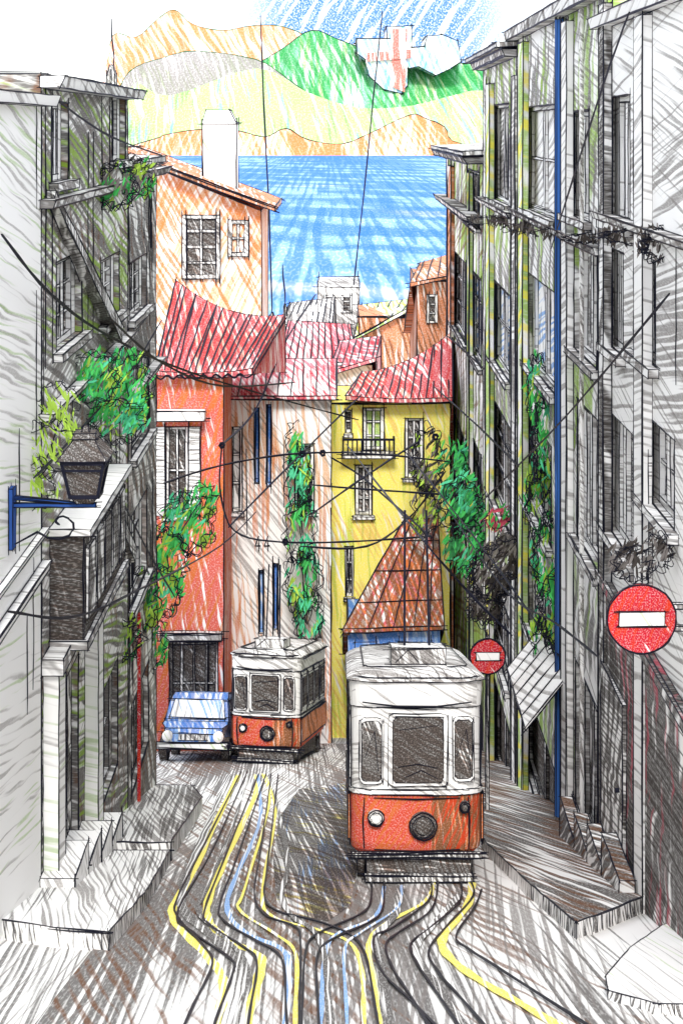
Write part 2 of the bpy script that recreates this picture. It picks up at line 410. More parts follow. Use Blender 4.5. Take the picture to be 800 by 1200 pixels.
TOP = .012
def ribbon(name, pxs, w, style, dz, flatm=None, wob=.0):
    def ext(a, b, y):                # carry the line on in its own direction
        t = (y-a[1])/(b[1]-a[1]); return (a[0]+(b[0]-a[0])*t, y)
    pxs = list(pxs)
    if pxs[-1][1] > 1100: pxs.append(ext(pxs[-2], pxs[-1], 1235))
    if pxs[0][1] > 915 and pxs[0][0] < 340: pxs.insert(0, ((pxs[0][0]*.45+300*.55), 908))
    pts = smooth([on_street(*p) for p in pxs], 5)
    mb = M(20, ink=.9); L = []; Rr = []
    for i, p in enumerate(pts):
        d = pts[min(i+1, len(pts)-1)] - pts[max(i-1, 0)]
        n = Vector((-d.y, d.x, 0)); n = n.normalized() if n.length > 1e-6 else Vector((1, 0, 0))
        # keep the width seen across the street
        ww = w*(1 + wob*math.sin(i*1.7))
        L.append(p + n*ww/2 + Vector((0, 0, dz))); Rr.append(p - n*ww/2 + Vector((0, 0, dz)))
    for i in range(len(pts)-1):
        if flatm is None: mb.poly([L[i], Rr[i], Rr[i+1], L[i+1]])
        else:
            d = Vector((0, 0, -.02))
            mb.poly([L[i], Rr[i], Rr[i+1], L[i+1]]); mb.poly([L[i]+d, L[i], L[i+1], L[i+1]+d]); mb.poly([Rr[i], Rr[i]+d, Rr[i+1]+d, Rr[i+1]])
    return mb.build(name, [flatm or pencil(style, 18, 1, .2)], auto=False)
steel = flat('rail_steel', (.02, .021, .03), .45)
bands = [('ypaint', .15, [(255, 960), (225, 1025), (203, 1062), (208, 1085), (240, 1118), (262, 1150), (258, 1188)]),
 ('ypaint', .15, [(300, 930), (268, 1000), (246, 1050), (244, 1078), (268, 1103), (305, 1122), (302, 1150), (292, 1190)]),
 ('bpaint', .10, [(305, 960), (280, 1020), (266, 1062), (285, 1092), (332, 1115), (338, 1150), (335, 1188)]),
 ('ypaint', .07, [(323, 950), (308, 1040), (318, 1074), (370, 1090), (410, 1106), (424, 1140), (426, 1190)]),
 ('gpaint', .18, [(230, 1000), (214, 1045), (218, 1072), (262, 1110), (282, 1140), (270, 1190)]),
 ('ypaint', .09, [(508, 1030), (500, 1056), (450, 1085), (432, 1108), (438, 1150), (446, 1190)]),
 ('bpaint', .07, [(450, 1040), (440, 1075), (392, 1098), (380, 1130), (376, 1190)]),
 ('ypaint', .15, [(553, 1035), (548, 1062), (522, 1095), (520, 1116), (552, 1145), (612, 1180)]),
 ('gpaint', .14, [(470, 1040), (462, 1075), (440, 1100), (446, 1135), (452, 1188)]),
 ('gpaint', .08, [(276, 960), (244, 1040), (232, 1070), (262, 1100), (290, 1135), (284, 1190)]),
 ('gpaint', .10, [(336, 1000), (330, 1050), (344, 1078), (366, 1092), (380, 1120), (386, 1188)]),
 ('ypaint', .06, [(316, 940), (288, 1040), (280, 1068), (320, 1096), (346, 1120), (346, 1188)]),
 ('bpaint', .05, [(470, 1040), (466, 1066), (424, 1095), (404, 1115), (406, 1188)]),
 ('gpaint', .12, [(540, 1050), (500, 1095), (487, 1118), (505, 1150), (520, 1172)])]
for i, (stl, w, pts) in enumerate(bands):
    tag(ribbon('road_marking', pts, w*.7, stl, .008 + .0025*i, wob=.2), kind='structure')
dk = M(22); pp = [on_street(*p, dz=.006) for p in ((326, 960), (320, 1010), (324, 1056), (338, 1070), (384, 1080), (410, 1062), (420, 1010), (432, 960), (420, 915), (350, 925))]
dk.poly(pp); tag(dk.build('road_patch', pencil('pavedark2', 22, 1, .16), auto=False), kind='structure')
rails = [[(283, 905), (240, 990), (209, 1052), (208, 1076), (238, 1110), (249, 1132), (227, 1180)],
 [(290, 905), (250, 995), (209, 1068), (225, 1094), (270, 1126), (273, 1142), (257, 1187)],
 [(303, 908), (262, 1010), (240, 1068), (245, 1086), (285, 1112), (301, 1130), (293, 1187)],
 [(312, 908), (280, 1000), (258, 1060), (263, 1082), (300, 1105), (330, 1126), (335, 1187)],
 [(318, 908), (305, 1000), (298, 1048), (310, 1074), (345, 1088), (352, 1106), (351, 1187)],
 [(326, 908), (314, 1010), (310, 1052), (325, 1070), (372, 1082), (410, 1098), (428, 1122), (440, 1187)],
 [(435, 1033), (434, 1060), (420, 1075), (372, 1097), (358, 1118), (354, 1187)],
 [(450, 1033), (448, 1068), (430, 1085), (385, 1106), (371, 1128), (373, 1187)],
 [(505, 1033), (502, 1058), (460, 1090), (438, 1102), (446, 1140), (482, 1177)],
 [(513, 1033), (506, 1068), (468, 1095), (452, 1110), (460, 1138), (480, 1170)],
 [(540, 1036), (538, 1060), (502, 1092), (481, 1110), (490, 1135), (512, 1168)],
 [(550, 1033), (554, 1053), (522, 1090), (502, 1118), (515, 1145), (540, 1174)],
 [(564, 1045), (556, 1066), (534, 1100), (548, 1115), (582, 1137)]]
rl = ['outermost dark rail on the left, nearest the raised left pavement', 'second dark rail from the left pavement, beside a yellow band',
 'third dark rail from the left, along a wide yellow band', 'fourth dark rail from the left, beside a blue painted band',
 'left rail of the far tram bending into the middle of the street', 'rail from the far tram crossing towards the lower middle of the street',
 'rail from left side of the front tram sweeping left across the street', 'rail just right of the leftmost rail under the front tram',
 'left one of the middle rail pair under the front tram', 'right one of the middle rail pair under the front tram',
 'dark rail inside the yellow band right of the front tram', 'long S shaped rail from right corner of the front tram', 'short outermost rail beside the right pavement kerb']
for i, (pts, lb) in enumerate(zip(rails, rl)):
    o = ribbon('tram_rail', pts, .024, None, .034 + .001*i, steel, wob=.25); tag(o, lb, 'tram rail', 'tram rails in the street')

# ------------------------------------------------------------------ houses
def roofsheet(mb, lo, sag, ribs, t=.16, z9=None):
    n = 8; A = []; B = []
    for i in range(n+1):
        q = i/n; dz = Vector((0, 0, -sag*4*q*(1-q)))
        A.append(lo[0].lerp(lo[1], q)+dz*.25); B.append(lo[3].lerp(lo[2], q)+dz)
    up = Vector((0, 0, t))
    for i in range(n):
        mb.poly([A[i]+up, A[i+1]+up, B[i+1]+up, B[i]+up]); mb.poly([A[i], B[i], B[i+1], A[i+1]])
        mb.poly([A[i], A[i+1], A[i+1]+up, A[i]+up]); mb.poly([B[i+1], B[i], B[i]+up, B[i+1]+up])
        if z9 is not None: mb.poly([B[i], B[i+1], Vector((B[i+1].x, B[i+1].y, z9)), Vector((B[i].x, B[i].y, z9))])
    for k in (0, n): mb.poly([A[k], A[k]+up, B[k]+up, B[k]])
    if z9 is not None: mb.poly([A[n], B[n], Vector((B[n].x, B[n].y, z9)), Vector((A[n].x, B[n].y, z9))])
    for i in range(ribs):
        q = (i+.5)/ribs; k = min(n-1, int(q*n)); f = q*n-k; f2 = max(0, min(1, f+rnd.uniform(-.3, .3)))
        mb.ink([A[k].lerp(A[k+1], f)+Vector((0, -.03, t+.03)), B[k].lerp(B[k+1], f2)+Vector((0, 0, t+.03))])
class House:
    def __init__(s, name, label, cat, A, B, n, z0, z1, D, wall, dist, side, holes=(), rec=.22, group=None):
        """A -> B the foot of the front (x, y); n outward normal; solid house of depth D behind the front"""
        s.A = Vector((A[0], A[1], 0)); s.u = (Vector((B[0], B[1], 0)) - s.A); s.W = s.u.length; s.u.normalize()
        s.n = Vector((n[0], n[1], 0)).normalized(); s.z0, s.z1, s.D = z0, z1, D; s.dist = dist; s.k = SIDE if side else {}
        c = s.A + s.u*s.W/2 - s.n*D/2
        s.root = thing(name, label, cat, (c.x, c.y, z0), group=group)
        s.rec = rec; s.holes = list(holes)
        mb = M(dist, ink=1.0); P = s.pt
        us = sorted({0, s.W, *[h[0] for h in holes], *[h[1] for h in holes]}); vs = sorted({z0, z1, *[h[2] for h in holes], *[h[3] for h in holes]})
        for a, b in zip(us, us[1:]):
            for c_, d in zip(vs, vs[1:]):
                m_, v_ = (a+b)/2, (c_+d)/2
                if any(h[0] < m_ < h[1] and h[2] < v_ < h[3] for h in holes): continue
                mb.poly([P(a, c_), P(b, c_), P(b, d), P(a, d)])
        for h in holes:
            u0, u1, v0, v1 = h[:4]; r = -rec
            q = [(u0, v0), (u1, v0), (u1, v1), (u0, v1)]
            for (a, b), (c_, d) in zip(q, q[1:]+q[:1]): mb.poly([P(a, b), P(c_, d), P(c_, d, r), P(a, b, r)])
            mb.poly([P(a, b, r) for a, b in q])
        mb.poly([P(0, z0, -D), P(s.W, z0, -D), P(s.W, z1, -D), P(0, z1, -D)])
        mb.poly([P(0, z1), P(s.W, z1), P(s.W, z1, -D), P(0, z1, -D)])
        for q in (0, s.W):
            pts = [P(q, v) for v in vs]; mb.poly(pts + [P(q, z1, -D), P(q, z0, -D)])
        s.mb = mb; s.wallmat = pencil(wall, dist, **s.k)
    def pt(s, u, z, d=0): p = s.A + s.u*u + s.n*d; return Vector((p.x, p.y, z))
    def finish(s):
        for i in range(16 if s.k else 5):       # loose pen strokes on the plaster
            u = rnd.uniform(.03, .97)*s.W; a = rnd.uniform(s.z0+3, s.z1-1.5); b = min(s.z1-.1, a+rnd.uniform(1, 4.5))
            if any(h[0]-.1 < u < h[1]+.1 and h[2]-.1 < b and h[3]+.1 > a for h in s.holes): continue
            p = [s.pt(u, a, .01), s.pt(u, b, .01)]
            s.mb.ink(p, r=s.mb.r*.8)
            if rnd.random() < .3: s.mb.ink([q+s.u*(.5 if s.k else .08) for q in p], r=s.mb.r*.7)
        s.wall = s.mb.build('wall', s.wallmat, s.root); return s
    def window(s, h, pane='pane', bars=(1, 2), fw=.09, shut=None, sill=True, door=False, frame='tramwhite'):
        u0, u1, v0, v1 = h[:4]; P = s.pt; d = s.dist
        fw = max(fw, .0022*d); du = fw*(4 if s.k else 1); du = min(du, (u1-u0)*.2)
        f = M(d, ink=.8)
        def piece(a, b, c, e, q0, q1, mbx): mbx.hexa([P(a, c, q0), P(b, c, q0), P(b, e, q0), P(a, e, q0)], [P(a, c, q1), P(b, c, q1), P(b, e, q1), P(a, e, q1)])
        g0, g1 = -s.rec+.03, -s.rec+.11
        e_ = .003
        piece(u0+e_, u0+du, v0+e_, v1-e_, g0, g1, f); piece(u1-du, u1-e_, v0+e_, v1-e_, g0, g1, f)
        piece(u0+du, u1-du, v1-fw, v1-e_, g0, g1, f); piece(u0+du, u1-du, v0+e_, v0+fw, g0, g1, f)
        for i in range(bars[0]):
            c = u0 + (u1-u0)*(i+1)/(bars[0]+1); piece(c-du*.3, c+du*.3, v0+fw, v1-fw, g0, g1-.01, f)
        for i in range(bars[1]):
            c = v0 + (v1-v0)*(i+1)/(bars[1]+1); piece(u0+du, u1-du, c-fw*.25, c+fw*.25, g0, g1-.02, f)
        w = f.build('door' if door else 'window', pencil(frame, d, **s.k), s.root, dbl=.1)
        p = M(d); piece(u0+e_, u1-e_, v0+e_, v1-e_, -s.rec+.004, -s.rec+.028, p)
        p.build('door_panel' if door else 'pane', pencil(pane, d, **s.k), w, auto=False)
        if sill and not door:
            q = M(d, ink=.9); piece(u0-du*.6, u1+du*.6, v0-.12, v0-.003, .003, .14, q); q.build('sill', pencil('lgrey', d, **s.k), w, dbl=.6)
        if shut:
            ww = (u1-u0)*.5
            for sg in (0, 1):
                q = M(d, ink=.8)
                a, b = (u0-ww, u0-.02) if sg == 0 else (u1+.02, u1+ww)
                if a < .02 or b > s.W-.02: continue
                piece(a, b, v0, v1, .004, .06, q)
                if s.k:
                    q.ink([P(a+(b-a)*.5, v0+.1, .08), P(a+(b-a)*.5, v1-.1, .08)])
                else:
                    for i in range(1, 8):
                        z = v0+(v1-v0)*i/8; q.ink([P(a+.03, z, .07), P(b-.03, z, .07)], r=q.r*.7)
                q.build('shutter', pencil(shut, d, **s.k), w, dbl=.2)
        return w
    def band(s, z, h, out, style='lgrey', name='cornice', a=None, b=None):
        mb = M(s.dist, ink=1.0); P = s.pt; a = -.1 if a is None else a; b = s.W+.1 if b is None else b
        mb.hexa([P(a, z, .003), P(b, z, .003), P(b, z+h, .003), P(a, z+h, .003)], [P(a, z, out*.8), P(b, z, out*.8), P(b, z+h, out), P(a, z+h, out)])
        return mb.build(name, pencil(style, s.dist, **s.k), s.root, dbl=.7)
    def roof(s, rise, over, style='tile', name='roof', ribs=0, slope_w=None):
        """single pitch rising away from the front"""
        mb = M(s.dist, ink=1.0); P = s.pt; t = .12; D = slope_w or s.D
        a, b = -over*.4, s.W+over*.4; z = s.z1+.01
        lo = [P(a, z-.0, over), P(b, z, over), P(b, z+rise, -D), P(a, z+rise, -D)]
        mb.hexa(lo, [p+Vector((0, 0, t)) for p in lo])
        for i in range(ribs):
            u = a+(b-a)*(i+.5)/ribs
            mb.ink([P(u, z+t+.02, over), P(u+rnd.uniform(-.1, .1), z+rise+t+.02, -D)], r=mb.r*.9)
        mb.hexa([P(0, s.z1+.003, -D), P(s.W, s.z1+.003, -D), P(s.W, s.z1+.003, -D-.1), P(0, s.z1+.003, -D-.1)],
                [P(0, z+rise-.002, -D), P(s.W, z+rise-.002, -D), P(s.W, z+rise-.002, -D-.1), P(0, z+rise-.002, -D-.1)])
        return mb.build(name, pencil(style, s.dist, 1, .6), s.root, dbl=.5)
    def balcony(s, u0, u1, z, out, h=.9, n=8, style='lgrey'):
        P = s.pt; mb = M(s.dist, ink=.9)
        mb.hexa([P(u0, z-.14, .003), P(u1, z-.14, .003), P(u1, z, .003), P(u0, z, .003)], [P(u0, z-.14, out), P(u1, z-.14, out), P(u1, z, out), P(u0, z, out)])
        b = mb.build('balcony', pencil(style, s.dist, **s.k), s.root)
        q = M(s.dist, ink=.7); w = .018 + .0006*s.dist
        q.bar(P(u0, z+h, out-.04), P(u1, z+h, out-.04), w*1.4)
        for uu in (u0+.03, u1-.03): q.bar(P(uu, z+h, .01), P(uu, z+h, out-.04), w*1.4)
        for i in range(n+1):
            uu = u0+.03+(u1-u0-.06)*i/n; q.bar(P(uu, z, out-.04), P(uu, z+h, out-.04), w)
        q.build('railing', INK, b, auto=False)
        return b
def sideh(x, pa, pb, ya, yb, A, zref=None):
    """opening of a wall along the street, x = wall plane, A = its starting Y; returns u0,u1,z0,z1"""
    Y1 = F*abs(x)/abs(pa-400); Y2 = F*abs(x)/abs(pb-400); Ym = (Y1+Y2)/2
    u = sorted((abs(Y1-A), abs(Y2-A)))
    return (u[0], u[1], -(yb-HZ)/F*Ym, -(ya-HZ)/F*Ym)
def fronth(Y, x0, pa, pb, ya, yb): return ((pa-400)/F*Y-x0, (pb-400)/F*Y-x0, -(yb-HZ)/F*Y, -(ya-HZ)/F*Y)

XL, XR = -4.1, 4.1
# ---- left side
h1 = House('townhouse', 'nearly blank white plaster house at left edge with the lantern', 'house', (XL, 11), (XL, 20.98), (1, 0), g(21)-.6, .45, 6, 'blank', 18, True).finish()
h1.band(.30, .14, .25, 'white'); h1.band(-6.05, .12, .12, 'white', 'string_course'); h1.band(-5.55, .07, .1, 'white', 'string_course')
A2 = 21.0
ho = [sideh(XL, 60, 80, 120, 212, A2), sideh(XL, 131, 147, 112, 188, A2), sideh(XL, 66, 96, 300, 400, A2), sideh(XL, 118, 140, 300, 372, A2),
      sideh(XL, 56, 92, 800, 1030, A2), sideh(XL, 112, 138, 800, 930, A2), sideh(XL, 100, 130, 480, 590, A2)]
h2 = House('townhouse', 'tall grey hatched house on the left with bay window and doorway', 'house', (XL, A2), (XL, 29.48), (1, 0), g(30)-.6, .75, 6, 'lwall', 24, True, ho).finish()
h2.window(ho[0], 'shutter', (2, 0)); h2.window(ho[1], 'dgrey', (1, 0)); h2.window(ho[2], 'pane', (1, 2)); h2.window(ho[3], 'pane', (1, 3)); h2.window(ho[6], 'pane', (1, 3))
h2.window(ho[4], 'vdark', (2, 1), door=True, frame='dgrey'); h2.window(ho[5], 'pane', (1, 1), door=True, frame='mgrey')
h2.band(.55, .16, .35); h2.band(-1.1, .12, .22, 'mgrey', 'string_course'); h2.band(-4.0, .10, .2, 'mgrey', 'string_course')
for u_, w_ in ((.12, .5), (3.55, .5)):      # pilasters flanking the doorway
    mb = M(22, ink=1.0); mb.box(XL+.003, XL+.22, A2+u_, A2+u_+w_, g(A2+u_)-.7, -7.5); mb.build('pilaster', pencil('blank', 22, **SIDE), h2.root)
mb = M(22, ink=1.0); mb.box(XL+.003, XL+.3, A2+.02, A2+4.3, -7.495, -7.28); mb.build('door_lintel', pencil('mgrey', 22, **SIDE), h2.root, dbl=.8)
# projecting bay
mb = M(22, ink=1.0)
mb.box(XL-.0+.003, -3.62, 21.6, 25.6, -7.2, -5.72); bay = mb.build('bay', pencil('vdark', 22, .3), h2.root)
for i in range(5):
    y = 21.75+.76*i; mb = M(22, ink=.9); mb.box(-3.617, -3.57, y, y+.6, -6.95, -5.95); mb.build('bay_shutter', pencil('dgrey', 22, **SIDE), bay)
mb = M(22, ink=1.0); mb.box(XL+.003, -3.5, 21.5, 25.7, -5.718, -5.62); mb.build('bay_top', pencil('white', 22, **SIDE), bay)
mb = M(22, ink=1.0); mb.box(XL+.003, -3.55, 21.55, 25.65, -7.33, -7.203); mb.build('bay_base', pencil('mgrey', 22, **SIDE), bay)
# slanting stay boards on the wall
for (a, b) in (((60, 228), (134, 392)), ((118, 556), (150, 650))):
    Ya, Yb = F*4.02/(400-a[0]), F*4.02/(400-b[0])
    mb = M(24, ink=.9); mb.bar(at(a[0], a[1], Ya), at(b[0], b[1], Yb), .12, w2=.30); mb.build('slanting_stay', pencil('dgrey', 24, .4), h2.root)
steps(h2.root, XL+.003, -3.62, 20.9, 25.4, 4, 22, 'white')

A3 = 29.5
ho = [sideh(XL, 152, 172, 302, 366, A3), sideh(XL, 154, 175, 420, 520, A3), sideh(XL, 154, 174, 800, 900, A3), sideh(XL, 152, 172, 590, 690, A3)]
h3 = House('townhouse', 'dark hatched lower house on the left just before the orange house', 'house', (XL, A3), (XL, 34), (1, 0), g(34)-.6, -.75, 6, 'ldark', 32, True, ho).finish()
for h in ho[:2]: h3.window(h, 'pane', (1, 2))
h3.window(ho[3], 'vdark', (1, 2)); h3.window(ho[2], 'vdark', (1, 0), door=True, frame='ldark')
h3.band(-.98, .14, .35); h3.band(-5.2, .12, .22, 'mgrey', 'string_course'); h3.roof(.25, .2, 'mgrey')
mb = M(31, ink=.6); mb.bar((XL+.1, 30.4, g(30)+.2), (XL+.1, 30.4, -9.6), .06); mb.build('red_pipe', pencil('signred', 31), h3.root, auto=False)

# ---- end of the street
Yo = 47.0; xo = (178-400)/F*Yo
ho = [fronth(Yo, xo, 194, 221, 500, 604), fronth(Yo, xo, 198, 256, 752, 852)]
ho1 = House('orange_house', 'orange red house with shuttered window left of the far tram', 'house', (xo, Yo), ((262-400)/F*Yo, Yo), (0, -1), g(48)-1, -(440-HZ)/F*Yo, 3.6, 'terra', Yo, False, ho).finish()
ho1.window(ho[0], 'pane', (1, 1), shut='shutter', frame='lgrey'); ho1.window(ho[1], 'pane', (3, 1), door=True, frame='dgrey')
mb = M(Yo, ink=1.1)
lo = [at(182, 440, Yo-.4), at(296, 438, Yo-.4), at(334, 374, Yo+4.2), at(206, 334, Yo+4.2)]
roofsheet(mb, lo, .45, 16, .16, at(0, 437, Yo+4).z)
mb.ink(smooth([lo[0].lerp(lo[1], i/16)+Vector((0, -.06, .02-.12*(i % 2))) for i in range(17)], 3), r=mb.r*1.2)
z9 = at(0, 437, Yo+4).z
mb.build('roof', pencil('tile', Yo, 1, .6), ho1.root, dbl=.6)
mb = M(Yo, ink=1.0); z = -(490-HZ)/F*Yo; mb.box(xo+.05, xo+1.65, Yo-.45, Yo-.003, z, z+.28); mb.build('window_hood', pencil('white', Yo), ho1.root, dbl=.9)
mb = M(Yo, ink=1.0); z = -(748-HZ)/F*Yo; mb.box(xo+.3, xo+2.15, Yo-.25, Yo-.003, z, z+.22); mb.build('door_lintel', pencil('mgrey', Yo), ho1.root, dbl=.9)

Yw = 50.5; xw = (263-400)/F*Yw
ho = [fronth(Yw, xw, 298, 304, 478, 566), fronth(Yw, xw, 312, 318, 474, 570), fronth(Yw, xw, 303, 309, 668, 742), fronth(Yw, xw, 320, 326, 660, 738), fronth(Yw, xw, 270, 284, 500, 600), fronth(Yw, xw, 345, 368, 520, 600)]
ho2 = House('cream_house', 'pale cream house with narrow blue windows behind the far tram', 'house', (xw, Yw), ((388-400)/F*Yw, Yw), (0, -1), g(53)-1, -(466-HZ)/F*Yw, 3, 'cream', Yw, False, ho).finish()
for h in ho[:4]: ho2.window(h, 'bluew', (0, 0), fw=.02, sill=False, frame='bluew')
ho2.window(ho[4], 'lgrey', (0, 2)); ho2.window(ho[5], 'pane', (1, 2))
ho2.roof(.7, .4, 'tilepink', ribs=9)
for k in (-.16, 0.14):        # painted house number 44
    mb = M(Yw, ink=1.0); c = at(307, 646, Yw-.05) + Vector((k, 0, 0)); s_ = .36
    for a, b in (((.1, 1), (-.12, .35)), ((-.12, .35), (.2, .38)), ((.1, .75), (.1, 0))):
        mb.ink([c + Vector((a[0]*s_*1.6, 0, a[1]*s_*1.4)), c + Vector((b[0]*s_*1.6, 0, b[1]*s_*1.4))], wob=.005)
    mb.v.append(c); mb.build('house_number', [INK], ho2.root, auto=False)

Yy = 53.0; xy = (386-400)/F*Yy
ho = [fronth(Yy, xy, 416, 436, 545, 604), fronth(Yy, xy, 404, 412, 480, 508), fronth(Yy, xy, 425, 450, 478, 528), fronth(Yy, xy, 474, 496, 490, 560), fronth(Yy, xy, 404, 414, 640, 700)]
ho3 = House('yellow_house', 'bright yellow house with small balcony at the street end', 'house', (xy, Yy), ((527-400)/F*Yy, Yy), (0, -1), g(55)-1, -(472-HZ)/F*Yy, 3.4, 'yell', Yy, False, ho).finish()
for h in ho[:1]+ho[3:]: ho3.window(h, 'pane', (1, 2))
ho3.window(ho[2], 'limew', (1, 2), sill=False); ho3.window(ho[1], 'pane', (0, 1))
ho3.balcony(*[(p-386)/F*Yy for p in (401, 462)], -(529-HZ)/F*Yy, .5, h=.5, n=11)
# sloping red roof of the right hand end: rises to the right
mb = M(Yy, ink=1.0)
lo = [at(405, 468, Yy-.6), at(530, 470, Yy-.6), at(530, 392, Yy+3.2), at(424, 440, Yy+3.2)]
roofsheet(mb, lo, .35, 14, .14, -12)
mb.build('roof', pencil('tile', Yy, 1, .6), ho3.root, dbl=.6)

# lean-to with brown red roof and blue front
Ys = 49.5
root = thing('lean_to', 'blue walled lean to with brown red sloping roof before the yellow house', 'shed', at(462, 800, Ys))
mb = M(Ys, ink=1.0); a = at(407, 738, Ys); b = at(516, 738, Ys); mb.box(a.x, b.x, Ys, Ys+3.2, g(53)-.5, a.z); w = mb.build('wall', pencil('bluew', Ys), root)
for p0, p1 in ((416, 440), (468, 505)):
    f = M(Ys, ink=.8); q0 = at(p0, 752, Ys); q1 = at(p1, 838, Ys); f.box(q0.x, q1.x, Ys-.06, Ys-.003, q1.z, q0.z); dd = f.build('door', pencil('bluew', Ys), root)
    f = M(Ys); f.bar((q1.x-.12, Ys-.09, (q0.z+q1.z)/2), (q1.x-.12, Ys-.09, (q0.z+q1.z)/2+.2), .04); f.build('handle', INK, dd, auto=False)
mb = M(Ys, ink=1.0)
lo = [at(402, 742, Ys-.35), at(520, 738, Ys-.35), at(513, 612, Ys+3.1), at(474, 612, Ys+3.1)]
lo[2].z = lo[3].z; mb.hexa(lo, [p+Vector((0, 0, .14)) for p in lo])
mb.poly([lo[3], lo[2], Vector((lo[2].x, lo[2].y, -18)), Vector((lo[3].x, lo[3].y, -18))])
mb.poly([lo[0], lo[3], Vector((lo[3].x, lo[3].y, -18)), Vector((lo[0].x, lo[3].y, -18))]); mb.poly([lo[1], lo[2], Vector((lo[2].x, lo[2].y, -18)), Vector((lo[1].x, lo[2].y, -18))])
for i in range(3):
    t = (i+.8)/3.6; mb.ink([lo[0].lerp(lo[3], t)+Vector((0, -.03, .17)), lo[1].lerp(lo[2], t)+Vector((0, -.03, .17))], r=mb.r*.8)
for t in (.25, .5, .7, .86): mb.ink([lo[0].lerp(lo[1], t)+Vector((0, -.03, .17)), lo[3].lerp(lo[2], t)+Vector((0, -.03, .17))], r=mb.r*.8)
mb.build('roof', pencil('tilebrown', Ys, 1, .8), root, dbl=.6)

# ---- houses behind, in front of the water
def block(name, label, px0, px1, yt, Y, D, style, roof=None, rstyle='tile', yr=None, wins=(), chim=None, ribs=8, pane='pane'):
    root = thing(name, label, 'house', at((px0+px1)/2, yt, Y) * 1.0)
    root.location.z = g(Y)
    a = at(px0, yt, Y); b = at(px1, yt, Y)
    mb = M(Y, ink=.9); mb.box(a.x, b.x, Y, Y+D, g(Y+D)-1, a.z); w = mb.build('wall', pencil(style, Y), root)
    for (p0, p1, q0, q1) in wins:
        f = M(Y, ink=.7); c = at(p0, q0, Y); d = at(p1, q1, Y); t = .1
        f.box(c.x, c.x+t, Y-.1, Y-.003, d.z, c.z); f.box(d.x-t, d.x, Y-.1, Y-.003, d.z, c.z); f.box(c.x+t, d.x-t, Y-.1, Y-.003, c.z-t, c.z); f.box(c.x+t, d.x-t, Y-.1, Y-.003, d.z, d.z+t)
        for k in range(1, 3): zz = d.z+(c.z-d.z)*k/3; f.box(c.x+t, d.x-t, Y-.09, Y-.003, zz-.04, zz+.04)
        wo = f.build('window', pencil('lgrey', Y), root, dbl=.2)
        p = M(Y); p.box(c.x+.02, d.x-.02, Y-.04, Y-.02, d.z+.02, c.z-.02); p.build('pane', pencil(pane, Y), wo, auto=False)
    if roof:
        mb = M(Y, ink=.9); lo = [at(*roof[0], Y-.4), at(*roof[1], Y-.4), at(*roof[2], Y+D), at(*roof[3], Y+D)]
        up = [p+Vector((0, 0, .16)) for p in lo]; mb.hexa(lo, up)
        for i in range(ribs):
            t = (i+.5)/ribs; mb.ink([up[0].lerp(up[1], t)+Vector((0, -.03, .04)), up[3].lerp(up[2], t)+Vector((0, 0, .04))])
        mb.poly([lo[0], lo[3], Vector((lo[3].x, lo[3].y, a.z-3)), Vector((lo[0].x, lo[3].y, a.z-3))]); mb.poly([lo[1], lo[2], Vector((lo[2].x, lo[2].y, a.z-3)), Vector((lo[1].x, lo[2].y, a.z-3))])
        mb.poly([lo[3], lo[2], Vector((lo[2].x, lo[2].y, a.z-3)), Vector((lo[3].x, lo[3].y, a.z-3))])
        r = mb.build('roof', pencil(rstyle, Y, 1, .6), root, dbl=.5)
        if chim:
            p0, p1, q0, q1 = chim; m2 = M(Y, ink=.9); c = at(p0, q0, Y+D*.4); d = at(p1, q1, Y+D*.4); m2.box(c.x, d.x, Y+D*.4, Y+D*.4+1, d.z, c.z)
            m2.build('chimney', pencil('white', Y), r)
    return root
block('small_house', 'little grey block house peeping over the roofs by the water', 372, 421, 336, 92, 6, 'lgrey', wins=[(380, 392, 346, 366), (400, 412, 346, 366)])
block('small_house', 'low pale house with blue grey roof beside the chimney house', 322, 385, 392, 80, 6, 'lgrey', [(318, 394), (388, 396), (392, 352), (340, 358)], 'mgrey', ribs=9)
block('small_house', 'narrow orange brown house rising against the right hand row', 488, 530, 330, 66, 6, 'orangew', [(480, 336), (532, 326), (532, 300), (492, 312)], 'orangew', wins=[(500, 512, 345, 378)], ribs=4)
block('small_house', 'house with yellow and orange striped wall behind the red roofs', 420, 492, 372, 84, 6, 'orangew', [(414, 400), (476, 366), (492, 352), (424, 360)], 'limew', ribs=5)
block('small_house', 'house under the pink middle roof between cream and yellow houses', 326, 420, 440, 62, 5, 'cream', [(320, 446), (424, 450), (410, 384), (338, 380)], 'tilepink', wins=[(336, 352, 452, 478), (366, 380, 456, 480)], ribs=11)
block('small_house', 'house with short reddish roof directly left of the yellow house roof', 395, 436, 428, 60, 4, 'cream', [(386, 440), (440, 424), (446, 398), (398, 404)], 'tilepink', ribs=6)

# house with the white chimney, gable roof line falling to the right
Yh = 66.0
root = thing('chimney_house', 'ochre house with barred window under the tall white chimney', 'house', at(245, 360, Yh)); root.location.z = g(Yh)
mb = M(Yh, ink=.9, uv='auto')
fr = [at(150, 480, Yh), at(306, 480, Yh), at(306, 247, Yh), at(150, 184, Yh)]
for p in fr[:2]: p.z = g(Yh+6)
mb.hexa(fr, [p+Vector((0, 6, 0)) for p in fr]); mb.build('wall', pencil('house', Yh), root)
mb = M(Yh, ink=1.0); lo = [at(140, 180, Yh-.7), at(322, 248, Yh-.7), at(322, 248, Yh-.7)+Vector((0, 7.4, 0)), at(140, 180, Yh-.7)+Vector((0, 7.4, 0))]
mb.hexa(lo, [p+Vector((0, 0, .22)) for p in lo])
rf = mb.build('roof', pencil('orangew', Yh), root, dbl=.9)
mb = M(Yh, ink=1.1); c = at(237, 145, Yh+1.5); d = at(277, 240, Yh+1.5)
